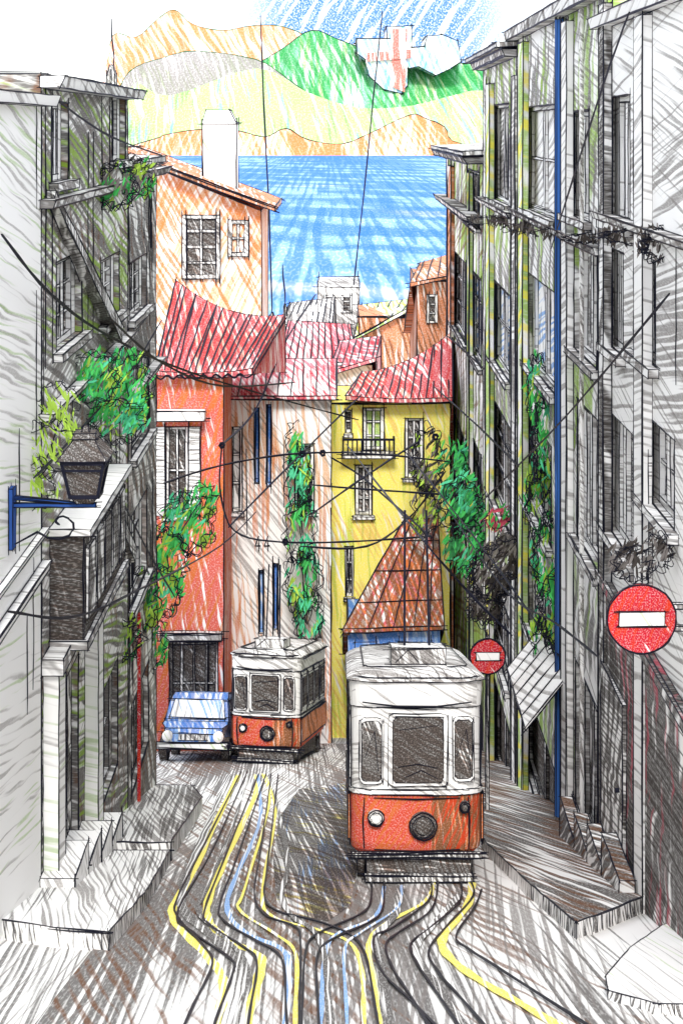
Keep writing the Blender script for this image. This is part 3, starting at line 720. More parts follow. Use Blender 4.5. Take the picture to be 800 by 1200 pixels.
mb.box(c.x, d.x, Yh+1.5, Yh+2.7, d.z, c.z)
k = .32; mb.hexa([Vector((c.x, Yh+1.5, c.z+.003)), Vector((d.x, Yh+1.5, c.z+.003)), Vector((d.x, Yh+2.7, c.z+.003)), Vector((c.x, Yh+2.7, c.z+.003))],
        [Vector((c.x+k*.5, Yh+1.7, c.z+.62)), Vector((d.x-k, Yh+1.7, c.z+.62)), Vector((d.x-k, Yh+2.5, c.z+.62)), Vector((c.x+k*.5, Yh+2.5, c.z+.62))])
ch = mb.build('chimney', pencil('blank', Yh), rf)
for (p0, p1, q0, q1, nb) in ((214, 258, 252, 326, 3), (268, 291, 258, 300, 1)):
    f = M(Yh, ink=.9); c = at(p0, q0, Yh); d = at(p1, q1, Yh); t = .16
    f.box(c.x, c.x+t, Yh-.14, Yh-.003, d.z, c.z); f.box(d.x-t, d.x, Yh-.14, Yh-.003, d.z, c.z); f.box(c.x+t, d.x-t, Yh-.14, Yh-.003, c.z-t, c.z); f.box(c.x+t, d.x-t, Yh-.14, Yh-.003, d.z, d.z+t)
    for i in range(1, nb+1): zz = d.z+(c.z-d.z)*i/(nb+1); f.box(c.x+t, d.x-t, Yh-.12, Yh-.003, zz-.05, zz+.05)
    f.box((c.x+d.x)/2-.05, (c.x+d.x)/2+.05, Yh-.13, Yh-.003, d.z+t, c.z-t)
    wo = f.build('window', pencil('lgrey', Yh), root)
    p = M(Yh); p.box(c.x+.03, d.x-.03, Yh-.05, Yh-.02, d.z+.03, c.z-.03); p.build('pane', pencil('pane' if nb > 1 else 'house', Yh), wo, auto=False)

# ---- right side
def zY(y, Y): return -(y-HZ)/F*Y
B1 = 10.0
ho = [sideh(XR, 712, 738, 112, 262, B1), sideh(XR, 742, 768, 300, 420, B1), sideh(XR, 712, 745, 496, 640, B1), sideh(XR, 756, 790, 500, 600, B1), sideh(XR, 714, 736, 800, 1010, B1), sideh(XR, 711, 730, 292, 410, B1)]
r1 = House('townhouse', 'near right townhouse with tall shutters behind the large no entry sign', 'house', (XR, B1), (XR, 24.0), (-1, 0), g(25)-.6, 1.75, 6, 'rtop', 21, True, ho).finish()
r1.window(ho[0], 'mgrey', (1, 0)); r1.window(ho[1], 'shutter', (1, 1)); r1.window(ho[2], 'lgrey', (2, 0), shut='shutter'); r1.window(ho[3], 'shutter', (1, 1)); r1.window(ho[4], 'dgrey', (1, 1), door=True, frame='mgrey'); r1.window(ho[5], 'shutter', (2, 0))
mb = M(20, ink=1.0)
for i in range(16):
    pass
mb.box(XR-.1, XR-.003, B1, 24.0, g(24)-.4, zY(770, 20)); mb.box(XR-.16, XR-.103, B1, 23.9, zY(768, 20)-.12, zY(768, 20)); mb.build('lower_facing', pencil('rlow', 20, **SIDE), r1.root)
mb = M(20, ink=1.0); q0 = sideh(XR, 716, 742, 800, 1020, 0); mb.box(XR-.16, XR-.103, q0[0], q0[1], g(q0[1])+.1, q0[3]); f_ = mb.build('street_door', pencil('dgrey', 20, **SIDE), r1.root)
mb = M(20); mb.lathe((XR-.19, q0[0]+.25, q0[3]-1.3), [(.0, -.03), (.035, -.03), (.035, .03), (0, .03)], 8, 'x'); mb.build('handle', INK, f_, auto=False)
r1.band(zY(265, 22), .10, .2, 'mgrey', 'string_course'); r1.band(1.55, .16, .25, 'white')

mb = M(20, ink=1.0)
for i, (a, b) in enumerate(((20.6, 22.0), (22.0, 23.3), (23.3, 24.6), (24.6, 26.2))):
    mb.box(3.72, XR-.17, a, b-.004, g(b)-.6, g(a)+.36)
mb.build('stepped_plinth', pencil('pavedark', 22, .6, .6), r1.root)

B2 = 24.03
ho = [sideh(XR, 618, 650, 330, 442, B2), sideh(XR, 614, 650, 124, 250, B2), sideh(XR, 664, 690, 130, 255, B2), sideh(XR, 672, 700, 290, 420, B2), sideh(XR, 676, 702, 480, 650, B2), sideh(XR, 616, 646, 500, 610, B2),
      sideh(XR, 612, 655, 848, 955, B2), sideh(XR, 674, 700, 800, 985, B2), sideh(XR, 618, 645, 680, 760, B2)]
r2 = House('townhouse', 'tall right townhouse with blue downpipe and white awning', 'house', (XR, B2), (XR, 36), (-1, 0), g(36)-.6, 2.3, 6, 'rmid', 29, True, ho).finish()
r2.window(ho[0], 'paneblue', (1, 0)); r2.window(ho[1], 'white', (1, 1)); r2.window(ho[2], 'lgrey', (1, 0)); r2.window(ho[3], 'mgrey', (1, 0)); r2.window(ho[4], 'lgrey', (2, 0)); r2.window(ho[5], 'pane', (1, 2))
r2.window(ho[6], 'vdark', (1, 0), door=True, frame='dgrey'); r2.window(ho[7], 'dgrey', (1, 0), door=True, frame='mgrey'); r2.window(ho[8], 'pane', (1, 1))
r2.band(zY(278, 28), .12, .2, 'dgrey', 'string_course'); r2.band(2.05, .2, .3, 'lgrey'); 
Yp = F*4.0/255; mb = M(Yp, ink=.8); mb.lathe((4.0, Yp, 0), [(.08, g(Yp)+.3), (.08, 2.0)], 8); mb.build('downpipe', flat('pipe_blue', (.05, .16, .5)), r2.root)
Yp = F*4.0/281; mb = M(Yp, ink=.8); mb.lathe((4.0, Yp, 0), [(.04, g(Yp)+.3), (.04, 2.0)], 8); mb.build('downpipe', pencil('lgrey', Yp), r2.root, auto=False)
mb = M(30, ink=1.0)
p = [Vector((XR-.103, 27.6, zY(800, 27.6))), Vector((XR-.103, 30.6, 0)), Vector((3.3, 30.6, 0)), Vector((3.3, 27.6, zY(856, 27.6)))]
p[1].z = p[0].z; p[2].z = p[3].z
mb.hexa(p, [q+Vector((0, 0, .06)) for q in p])
for i in range(1, 6): mb.ink([p[0].lerp(p[1], i/6)+Vector((0, 0, .08)), p[3].lerp(p[2], i/6)+Vector((0, 0, .08))])
mb.build('awning', pencil('white', 30, 1, .3), r2.root, dbl=.8)

B3 = 36.03
ho = [sideh(XR, 576, 597, 335, 432, B3), sideh(XR, 576, 596, 122, 236, B3), sideh(XR, 574, 598, 480, 600, B3), sideh(XR, 574, 596, 690, 770, B3), sideh(XR, 576, 598, 820, 925, B3)]
r3 = House('townhouse', 'grey right townhouse with tall narrow windows beyond the blue downpipe', 'house', (XR, B3), (XR, 44.5), (-1, 0), g(45)-.6, zY(66, 40), 6, 'rmid', 40, True, ho).finish()
r3.window(ho[0], 'paneblue', (1, 1)); r3.window(ho[1], 'lgrey', (1, 0)); r3.window(ho[2], 'pane', (1, 2)); r3.window(ho[3], 'vdark', (1, 1)); r3.window(ho[4], 'vdark', (1, 0), door=True, frame='dgrey')
r3.band(zY(70, 40)-.1, .18, .35, 'mgrey'); r3.band(zY(245, 40), .12, .25, 'dgrey', 'string_course'); r3.roof(.4, .5, 'mgrey')
B4 = 44.53
ho = [sideh(XR, 530, 546, 300, 390, B4), sideh(XR, 550, 564, 320, 420, B4), sideh(XR, 532, 546, 500, 600, B4), sideh(XR, 551, 564, 520, 620, B4), sideh(XR, 548, 562, 200, 262, B4), sideh(XR, 548, 564, 760, 840, B4)]
r4 = House('townhouse', 'farthest right townhouse, dark brown and lime hatched, against the blue water', 'house', (XR, B4), (XR, 60), (-1, 0), g(60)-.6, zY(178, 52), 6, 'rfar', 52, True, ho).finish()
for i, h in enumerate(ho): r4.window(h, 'pane' if i != 1 else 'paneblue', (1, 2 if i < 4 else 0), sill=i < 5)
r4.band(zY(186, 52), .2, .6, 'dgrey'); r4.band(zY(250, 50), .2, .5, 'dgrey', 'string_course'); r4.roof(.3, .6, 'mgrey')

def pil(H, x, pa, pb, z1, dist, style, prd=.135):
    Ya, Yb = F*(x-prd)/(pb-400), F*(x-prd)/(pa-400)
    m = M(dist, ink=1.0); m.box(x-prd, x-.003, Ya, Yb, g(Yb)-.3, z1); m.build('pilaster', pencil(style, dist, **SIDE), H.root, dbl=.8)
pil(r1, XR, 742, 752, 1.5, 19, 'white'); 
pil(r2, XR, 606.5, 612, 1.9, 34, 'limew'); pil(r2, XR, 657, 663, 1.9, 28, 'white'); pil(r2, XR, 701, 706.4, 1.9, 24.5, 'dgrey')
pil(r3, XR, 569, 573, 1.2, 43, 'limew'); pil(r3, XR, 599, 603, 1.2, 37, 'mgrey')
pil(r4, XR, 524.5, 528, -1.4, 57, 'orangew'); pil(r4, XR, 547, 549.5, -1.4, 49, 'limew')
# ------------------------------------------------------------------ trams
def rrect(w, l, r, n=4, cx=0, cy=0):
    pts = []
    for (sx, sy, a0) in ((1, -1, -90), (1, 1, 0), (-1, 1, 90), (-1, -1, 180)):
        for i in range(n+1):
            a = R(a0+90*i/n); pts.append((cx+sx*(w/2-r)+r*math.cos(a), cy+sy*(l/2-r)+r*math.sin(a)))
    return pts
def tram(label, loc, rz, Y, rot=False):
    root = thing('tram', label, 'tram', loc, rz, 'trams on the steep street')
    Wd, Ln = 1.95, 5.0; sh = lambda p: Vector((p.x, p.y, p.z - .262*max(0, p.y)))
    def mm(**k): m = M(Y, **k); m.xf = sh; return m
    B = dict(local=True)
    ol = rrect(Wd, Ln, .40, 7, 0, Ln/2) + [(.22, 0)]
    def ring(z, k=1.0, kd=0): return [Vector((x*k, Ln/2+(y-Ln/2)*(1-(1-k)*Wd/Ln), z)) for x, y in ol]
    # lower body
    m = mm(ink=1.1); lv = [(.42, .93), (.48, .98), (.58, 1.0), (1.30, 1.0)]
    for (z0, k0), (z1, k1) in zip(lv, lv[1:]):
        a, b = ring(z0, k0), ring(z1, k1)
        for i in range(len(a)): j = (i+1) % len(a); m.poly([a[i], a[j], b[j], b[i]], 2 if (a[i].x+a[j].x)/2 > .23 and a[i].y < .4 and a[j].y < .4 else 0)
    m.poly(list(reversed(ring(.42, .93)))); m.poly(ring(1.30))
    fx = Wd/2-.34
    for z in (.50, 1.26): m.ink([(-fx, -.02, z), (0, -.03, z-.02), (fx, -.02, z)])
    for sx in (-1, 1): m.ink([(sx*(fx+.13), .02, .5), (sx*(fx+.15), .02, .9), (sx*(fx+.13), .02, 1.26)]); m.ink([(sx*(Wd/2+.01), .3, .5), (sx*(Wd/2+.01), .3, 1.3)], r=m.r*1.2)
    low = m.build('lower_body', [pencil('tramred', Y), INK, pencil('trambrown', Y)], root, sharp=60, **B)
    m = mm(ink=1.0)
    for sx in (-1, 1):
        x0, x1 = sorted((sx*(Wd/2+.004), sx*(Wd/2+.03))); mm_ = mm(ink=1.0); mm_.box(x0, x1, .28, Ln-.28, .60, 1.27); mm_.build('side_panel', pencil('tramside', Y, .35), root, **B)
    # waist rail
    m = mm(ink=1.0); a, b = ring(1.303, 1.02), ring(1.37, 1.02); m.hexa(a, b); m.build('waist_rail', pencil('tramwhite', Y), root, sharp=50, **B)
    # upper body
    m = mm(ink=1.0); m.hexa(ring(1.373, .985), ring(2.58, .985))
    for sx in (-1, 1): m.ink([(sx*(Wd/2-.012), .3, 1.36), (sx*(Wd/2-.012), .3, 2.58)], r=m.r*1.2); 
    m.build('upper_body', pencil('tramwhite', Y), root, sharp=60, **B)
    # fascia and roof
    m = mm(ink=1.1); m.hexa(ring(2.583, 1.0), ring(2.97, 1.02)); m.ink([(-.8, -.05, 2.68), (-.3, -.06, 2.62), (.3, -.06, 2.62), (.8, -.05, 2.68)])
    m.build('fascia', pencil('tramwhite', Y), root, sharp=60, **B)
    m = mm(ink=1.0); lv = [(2.973, 1.06), (3.01, 1.05), (3.06, .99), (3.11, .88), (3.15, .70), (3.17, .4)]
    for (z0, k0), (z1, k1) in zip(lv, lv[1:]):
        a, b = ring(z0, k0), ring(z1, k1)
        for i in range(len(a)): j = (i+1) % len(a); m.poly([a[i], a[j], b[j], b[i]])
    m.poly(ring(3.17, .4)); m.poly(list(reversed(ring(2.973, 1.06)))); m.ink([Vector((x*.8, y*.9+.25, 3.16)) for x, y in ol]); m.ink([Vector((x*1.06, y-.06, 3.04)) for x, y in ol][:5][::-1]+[Vector((x*1.06, y-.06, 3.04)) for x, y in ol][-6:-1][::-1])
    roof = m.build('roof', pencil('tramroof', Y, 1, .5), root, sharp=45, **B)
    m = mm(ink=.9); m.box(-.36, .46, .5, 1.5, 3.175, 3.42); m.ink([(-.3, .49, 3.2), (-.1, .49, 3.4), (.05, .49, 3.2)]); m.build('roof_box', pencil('lgrey', Y), roof, **B)
    for x, t in ((-.14, .02), (.24, -.03)):
        m = mm(ink=.9); m.bar((x, 1.0, 3.42), (x+t, 1.3, 5.5), .035); m.build('trolley_pole', INK, roof, auto=False, **B)
    # front and rear windows
    for (x0, x1, z0, z1, st) in ((-.84, -.49, 1.46, 2.44, 'pane'), (-.42, .46, 1.43, 2.50, 'vdark'), (.53, .84, 1.50, 2.46, 'pane')):
        for yy, sg in ((0, -1), (Ln, 1)):
            o2 = [(x, z+(z0+z1)/2) for x, z in rrect(x1-x0, z1-z0, .09, 3, (x0+x1)/2, 0)]
            off = .013 if sg > 0 else -.013
            m = mm(ink=.9); yb = yy+(-.02 if sg > 0 else .02)
            m.hexa([Vector((x, yb-sg*.12, z)) for x, z in o2], [Vector((x, yb+sg*.04, z)) for x, z in o2])
            k = .86
            w = m.build('window', pencil('tramwhite', Y), root, sharp=60, **B)
            cx, cz = (x0+x1)/2, (z0+z1)/2
            m = mm(ink=.8); in_ = [(cx+(x-cx)*.84, cz+(z-cz)*.9) for x, z in o2]
            m.hexa([Vector((x, yb+sg*.035, z)) for x, z in in_], [Vector((x, yb+sg*.05, z)) for x, z in in_])
            q = yb+sg*.056
            if sg < 0:
                if x1-x0 > .6: m.ink([(cx-.3, q, cz-.25), (cx, q, cz-.2), (cx+.3, q, cz-.26)]); m.ink([(cx-.28, q, cz+.3), (cx+.3, q, cz+.36)]); m.ink([(cx-.2, q, cz-.4), (cx+.05, q, cz-.3), (cx+.28, q, cz-.42)])
                else: m.ink([(cx-.1, q, cz-.1), (cx+.05, q, cz+.3), (cx+.1, q, cz-.3)])
            m.build('pane', pencil(st, Y), w, sharp=60, **B)
    for sx in (-1, 1):
        for i in range(4):
            ya = .36+1.1*i; m = mm(ink=.9); x = sx*Wd/2*.985
            a = [Vector((x-sx*.02, y, z)) for y, z in ((ya, 1.5), (ya+.9, 1.5), (ya+.9, 2.45), (ya, 2.45))]; m.hexa(a, [p+Vector((sx*.045, 0, 0)) for p in a]); w = m.build('window', pencil('tramwhite', Y), root, **B)
            m = mm(ink=.7); a = [Vector((x+sx*.02, y, z)) for y, z in ((ya+.09, 1.58), (ya+.81, 1.58), (ya+.81, 2.38), (ya+.09, 2.38))]; m.hexa(a, [p+Vector((sx*.015, 0, 0)) for p in a]); m.build('pane', pencil('vdark', Y, .4), w, **B)
    # lamps
    for x, z, r, st in ((-.60, .98, .115, 'tramwhite'), (.09, .86, .20, 'vdark'), (.70, 1.14, .075, 'vdark')):
        m = mm(ink=1.0); m.lathe((x, -.03, z), [(0, .06), (r, .06), (r, -.02), (r*.8, -.06), (r*.78, -.045), (0, -.03)], 18, 'y')
        m.ink([Vector((x+r*1.02*math.cos(a*.4), -.05-.02, z+r*1.02*math.sin(a*.4))) for a in range(17)])
        h = m.build('headlight', pencil('tramwhite' if st != 'vdark' else 'vdark', Y), root, sharp=50, **B)
        m = mm(ink=.8); m.lathe((x, -.09, z), [(0, .02), (r*.62, .02), (r*.5, -.02), (0, -.03)], 14, 'y'); m.build('lens', pencil(st, Y), h, sharp=70, **B)
    # running gear
    m = mm(ink=1.0); xf = sh
    a = [(-.74, .02, .41), (.80, .02, .41), (.80, .02, .12), (-.74, .02, .12)]; m.hexa([Vector(p) for p in a], [Vector((p[0], Ln-.2, p[2]-(.30 if p[2] < .3 else 0))) for p in a])
    m.build('undercarriage', pencil('under', Y), root, dbl=.9, **B)
    for sx in (-.62, .62):
        for yw in (.7, 4.1):
            m = mm(ink=.8); m.xf = lambda p, yw=yw: Vector((p.x, p.y, p.z-.326*yw)); m.lathe((sx*1.0+(.19 if sx > 0 else -.19), yw, .27), [(0, -.05), (.26, -.05), (.26, .05), (0, .05)], 16, 'x'); m.build('wheel', pencil('vdark', Y), root, sharp=60, **B)
    m = mm(ink=1.0); m.box(-.76, .82, -.10, .016, .06, .14); m.build('lifeguard_bar', pencil('dgrey', Y), root, dbl=.9, **B)
    m = mm(ink=1.0); m.box(-.95, .95, -.06, -.012, .385, .46); m.build('bumper', pencil('dgrey', Y), root, dbl=.9, **B)
    return root
Yt = 22.6; tram('near tram with red and brown front on the right hand track', ((488-400)/F*Yt, Yt, g(Yt)), 0, Yt)
Yt = 42.6; tram('smaller far tram with red front and orange side beyond', ((310-400)/F*Yt, Yt, g(Yt)), R(-8), Yt)

# ------------------------------------------------------------------ blue car
Yv = 43.0
root = thing('parked_car', 'rounded blue and white car parked left of the far tram', 'car', (-4.18, Yv, g(Yv)+.0)); root.rotation_euler = (-math.atan(SL), 0, R(-3))
prof = [(.02, .38), (-.02, .55), (0, .74), (.09, .88), (.35, .98), (.62, 1.04), (1.05, 1.62), (1.5, 1.78), (2.7, 1.76), (3.25, 1.5), (3.4, .9), (3.4, .38)]
m = M(Yv, ink=1.0)
def wx(z, y=1): return (.98 if z < 1.0 else .98 - (z-1.0)*.24) - (.16 if y < .1 else .05 if y < .7 else 0)
for sx in (-1, 1): m.poly([(sx*wx(z, y), y, z) for y, z in (prof if sx > 0 else prof[::-1])])
for (y0, z0), (y1, z1) in zip(prof, prof[1:]+prof[:1]): m.poly([(-wx(z0, y0), y0, z0), (wx(z0, y0), y0, z0), (wx(z1, y1), y1, z1), (-wx(z1, y1), y1, z1)])
m.build('body', pencil('bluew', Yv), root, local=True, sharp=20)
m = M(Yv, ink=.9); a = [Vector((-.80, .66, 1.10)), Vector((.80, .66, 1.10)), Vector((.70, 1.03, 1.57)), Vector((-.70, 1.03, 1.57))]; m.hexa(a, [p+Vector((0, -.04, .04)) for p in a]); m.build('windscreen', pencil('paneblue', Yv), root, local=True)
for sx in (-1, 1):
    m = M(Yv, ink=.9); a = [Vector((sx*(wx(z)-.02), y, z)) for y, z in ((1.05, 1.1), (2.9, 1.1), (2.75, 1.6), (1.3, 1.6))]; m.hexa(a, [p+Vector((sx*.04, 0, 0)) for p in a]); m.build('side_window', pencil('pane', Yv), root, local=True)
    m = M(Yv, ink=1.0); m.lathe((sx*.72, -.06, .68), [(0, .08), (.15, .08), (.15, 0), (.1, -.05), (0, -.07)], 14, 'y'); m.build('headlight', pencil('blank', Yv), root, local=True, sharp=50)
    for yw in (.62, 2.75):
        m = M(Yv, ink=.9); m.lathe((sx*.88, yw, .32), [(0, -.11), (.32, -.11), (.32, .11), (0, .11)], 16, 'x'); w = m.build('wheel', pencil('vdark', Yv), root, local=True, sharp=50)
        m = M(Yv, ink=.8); m.lathe((sx*1.0, yw, .32), [(0, -.02), (.18, -.02), (.16, .02), (0, .02)], 12, 'x'); m.build('hubcap', pencil('blank', Yv), w, local=True, sharp=50)
m = M(Yv, ink=1.0); m.box(-1.0, 1.0, -.14, -.025, .34, .52); m.build('bumper', pencil('blank', Yv), root, local=True, dbl=.8)
m = M(Yv, ink=.9); m.box(-.4, .4, -.04, .03, .58, .74)
for i in range(6): m.ink([(-.35+.14*i, -.05, .59), (-.35+.14*i, -.05, .73)])
m.build('grille', pencil('mgrey', Yv), root, local=True)

# ------------------------------------------------------------------ lantern on its bracket
Yl = 19.0; c = at(101, 590, Yl)
root = thing('street_lantern', 'black four sided lantern on a blue scrolled wall bracket', 'lantern', c)
m = M(Yl, ink=1.1)
lo, hi = .17, .255; zb, zt = .12, .55
def sq(h, z): return [c+Vector((sx*h, sy*h, z)) for sx, sy in ((-1, -1), (1, -1), (1, 1), (-1, 1))]
a, b = sq(lo, zb), sq(hi, zt)
m.hexa(sq(lo*.93, zb), sq(hi*.93, zt)); m.build('lantern_glass', pencil('vdark', Yl), root, auto=False)
m = M(Yl, ink=1.0)
for p, q in zip(a, b): m.bar(p, q, .035)
for rg in (a, b):
    for i in range(4): m.bar(rg[i], rg[(i+1) % 4], .045)
mid = [p.lerp(q, .78) for p, q in zip(a, b)]
for i in range(4): m.bar(mid[i], mid[(i+1) % 4], .025)
m.build('lantern_frame', INK, root, auto=False)
m = M(Yl, ink=1.0)
m.hexa(sq(hi*1.2, zt+.03), sq(.12, zt+.27)); m.hexa(sq(.15, zt+.273), sq(.13, zt+.34)); m.hexa(sq(.05, zt+.343), sq(.02, zt+.42))
m.build('lantern_cap', pencil('vdark', Yl), root)
m = M(Yl, ink=1.0); m.hexa(sq(.10, .02), sq(.16, .117)); m.build('lantern_base', pencil('vdark', Yl), root)
m = M(Yl, ink=.9); bl = flat('bracket_blue', (.03, .09, .33))
m.bar(Vector((XL+.003, Yl, c.z-.02)), c+Vector((.12, 0, -.02)), .05); m.bar(Vector((XL+.003, Yl, c.z+.08)), c+Vector((-.1, 0, .0)), .035); m.box(XL+.003, XL+.06, Yl-.09, Yl+.09, c.z-.55, c.z+.2)
sp = [Vector((XL+.06+.0, Yl, c.z-.5))] + [Vector((c.x-.33+(.30-.026*i)*math.cos(3.6+i*.55), Yl, c.z-.25+(.22-.017*i)*math.sin(3.6+i*.55))) for i in range(13)]
m.ink(sp, r=.018); m.build('bracket', [bl, INK], root, dbl=.9)

# ------------------------------------------------------------------ no entry signs
def sign(label, c, r, Y, post=None, arm=None):
    root = thing('no_entry_sign', label, 'road sign', c)
    m = M(Y, ink=1.2); m.lathe(c, [(0, .03), (r, .03), (r, -.01), (0, -.01)], 36, 'y')
    m.ink([c+Vector((r*1.01*math.cos(a*.2), -.015, r*1.01*math.sin(a*.2))) for a in range(33)])
    m.build('disc', pencil('signred', Y), root, sharp=60)
    m = M(Y, ink=1.1); m.box(c.x-r*.66, c.x+r*.66, c.y-.03, c.y-.013, c.z-r*.2, c.z+r*.22); m.build('white_bar', pencil('blank', Y), root, dbl=.9)
    if post: m = M(Y, ink=.8); m.lathe((c.x, c.y+.07, 0), [(.035, g(c.y)), (.035, c.z+r*1.1)], 8); m.build('post', pencil('lgrey', Y), root)
    if arm: m = M(Y, ink=.9); m.bar(c+Vector((0, .06, .12)), Vector((arm, c.y+.06, c.z+.12)), .05); m.bar(c+Vector((0, .06, -.12)), Vector((arm, c.y+.06, c.z-.12)), .05); m.build('wall_arm', pencil('mgrey', Y), root)
    return root
sign('large round red no entry sign cut by the right edge', at(751, 725, 16.6), 40/F*16.6, 16.6, arm=XR-.003)
sign('small round red no entry sign on a post beside the near tram', at(571, 769, 30.0), 20.5/F*30, 30.0, post=True)
Y = 30.0; m = M(Y, ink=1.0); ol = [(544, 740), (560, 725), (572, 738), (590, 730), (602, 752), (594, 778), (580, 790), (552, 770)]

# ------------------------------------------------------------------ overhead wires and masts
def wire(label, pts, r=1.0, knots=(), name='overhead_wire'):
    r *= 1.25; P3 = smooth([at(*p) for p in pts], 5); Ym = sum(p[2] for p in pts)/len(pts)
    m = M(Ym, ink=r); 
    m.ink(P3, wob=.25*m.px); m.v.append(P3[len(P3)//2])
    for (a, b, Y) in knots:
        c = at(a, b, Y); rr = .0; q = 4.0*Y/F
        m.ink([c+Vector((q*math.cos(t*1.1)*(1-.04*t), q*.3*math.sin(t), q*math.sin(t*1.1)*(1-.04*t))) for t in range(16)], wob=.3*m.px)
    return tag(m.build(name, [INK], auto=False), label, 'wire', 'overhead wires')
wire('longest sagging wire from left edge down to the pink roof', [(2, 275, 17.2), (60, 345, 20.4), (130, 395, 25.6), (220, 435, 34), (330, 468, 42), (420, 492, 48)])
wire('wire with two knots crossing before the yellow house to the right row', [(192, 566, 40), (260, 545, 42), (350, 531, 44), (440, 532, 45), (527, 541, 45)], knots=[(354, 532, 44), (378, 531, 44)])
wire('level wire over the street in front of the balcony window', [(362, 568, 46), (470, 576, 46), (556, 581, 46)])
wire('wire looping under the orange house to the far tram pole', [(260, 522, 40), (258, 575, 40), (275, 622, 40), (330, 635, 40), (420, 634, 41), (506, 628, 42)], knots=[(334, 635, 40), (260, 522, 40)])
wire('slanting wire from right edge down to the dark ivy', [(784, 344, 18), (700, 445, 22.6), (640, 512, 28), (560, 592, 38)])
wire('steep wire from top right down the tall white wall', [(737, 14, 20.5), (715, 75, 22), (690, 150, 24), (645, 292, 28.5)])
wire('upper short slanting wire across the far right facade', [(523, 393, 48), (575, 440, 42), (626, 490, 32)])
wire('lower short slanting wire across the far right facade', [(508, 453, 48), (560, 500, 42), (607, 547, 34)])
wire('rising wire of the crossing pair before the yellow wall', [(366, 602, 44), (425, 560, 46), (492, 516, 48)])
wire('falling wire of the crossing pair before the yellow wall', [(388, 536, 46), (425, 560, 46), (505, 630, 42)], knots=[(510, 512, 47)])
wire('wire from the left doorway up across the hanging greenery', [(10, 716, 17.4), (90, 722, 20.6), (165, 690, 27), (258, 640, 38), (300, 600, 42)])
wire('diagonal wire from the dark left window down to the lantern', [(190, 375, 33), (150, 440, 28), (70, 530, 21), (40, 560, 19.5)])
wire('wire from the far tram pole rising to the roofs above', [(262, 520, 42), (300, 480, 46), (335, 400, 52), (370, 345, 58)])
wire('long diagonal wire down through the ivy on the right', [(475, 530, 44), (540, 610, 38), (600, 690, 32), (655, 770, 28)])
wire('wire from dark ivy to the large sign wall', [(520, 590, 40), (590, 690, 32), (650, 730, 26), (700, 770, 22.5)])
wire('steep wire from wall lantern side to the vine by orange house', [(130, 560, 25), (170, 640, 31), (205, 700, 35)])
wire('wire rising from the far tram to the yellow house roof', [(268, 618, 41), (340, 545, 44), (424, 462, 48)])
wire('low wire sagging between vine and lean to roof', [(352, 640, 42), (430, 640, 43), (480, 606, 46), (522, 552, 44)])
wire('wire over the near tram pole towards the small sign', [(405, 520, 42), (478, 612, 24.2), (545, 690, 24), (600, 745, 24)])
wire('second long wire sagging below the left roofs', [(128, 372, 25), (190, 425, 33), (260, 452, 40), (345, 448, 48)])
wire('high wire from left roof edge to the chimney house', [(70, 120, 20.6), (130, 160, 26), (190, 182, 33.5)])
def mast(label, a, b, Y, w):
    root = thing('antenna_mast', label, 'mast', at(b[0], b[1], Y))
    m = M(Y, ink=.9); A, B_ = at(*b, Y), at(*a, Y)
    m.ink([A, A.lerp(B_, .35)+Vector((.05, 0, 0)), A.lerp(B_, .7), B_], r=m.r*1.1, wob=.3*m.px); m.v.append(A); m.build('pole', [INK], root, auto=False)
    m = M(Y, ink=.9); m.lathe(A-Vector((0, 0, .15)), [(.12, -.8), (.10, .2), (.05, .4)], 8); m.build('foot', pencil('mgrey', Y), root)
mast('thin mast standing against the water right of the white chimney', (305, 18), (319, 372), 82, 1)
mast('thin leaning mast in front of the red cross building', (448, 13), (413, 345), 93, 1)
mast('short thin pole above the roof at upper left', (131, 22), (131, 92), 29.3, 1)
mast('short mast at left end of the low house by the water', (331, 310), (334, 362), 83, 1)

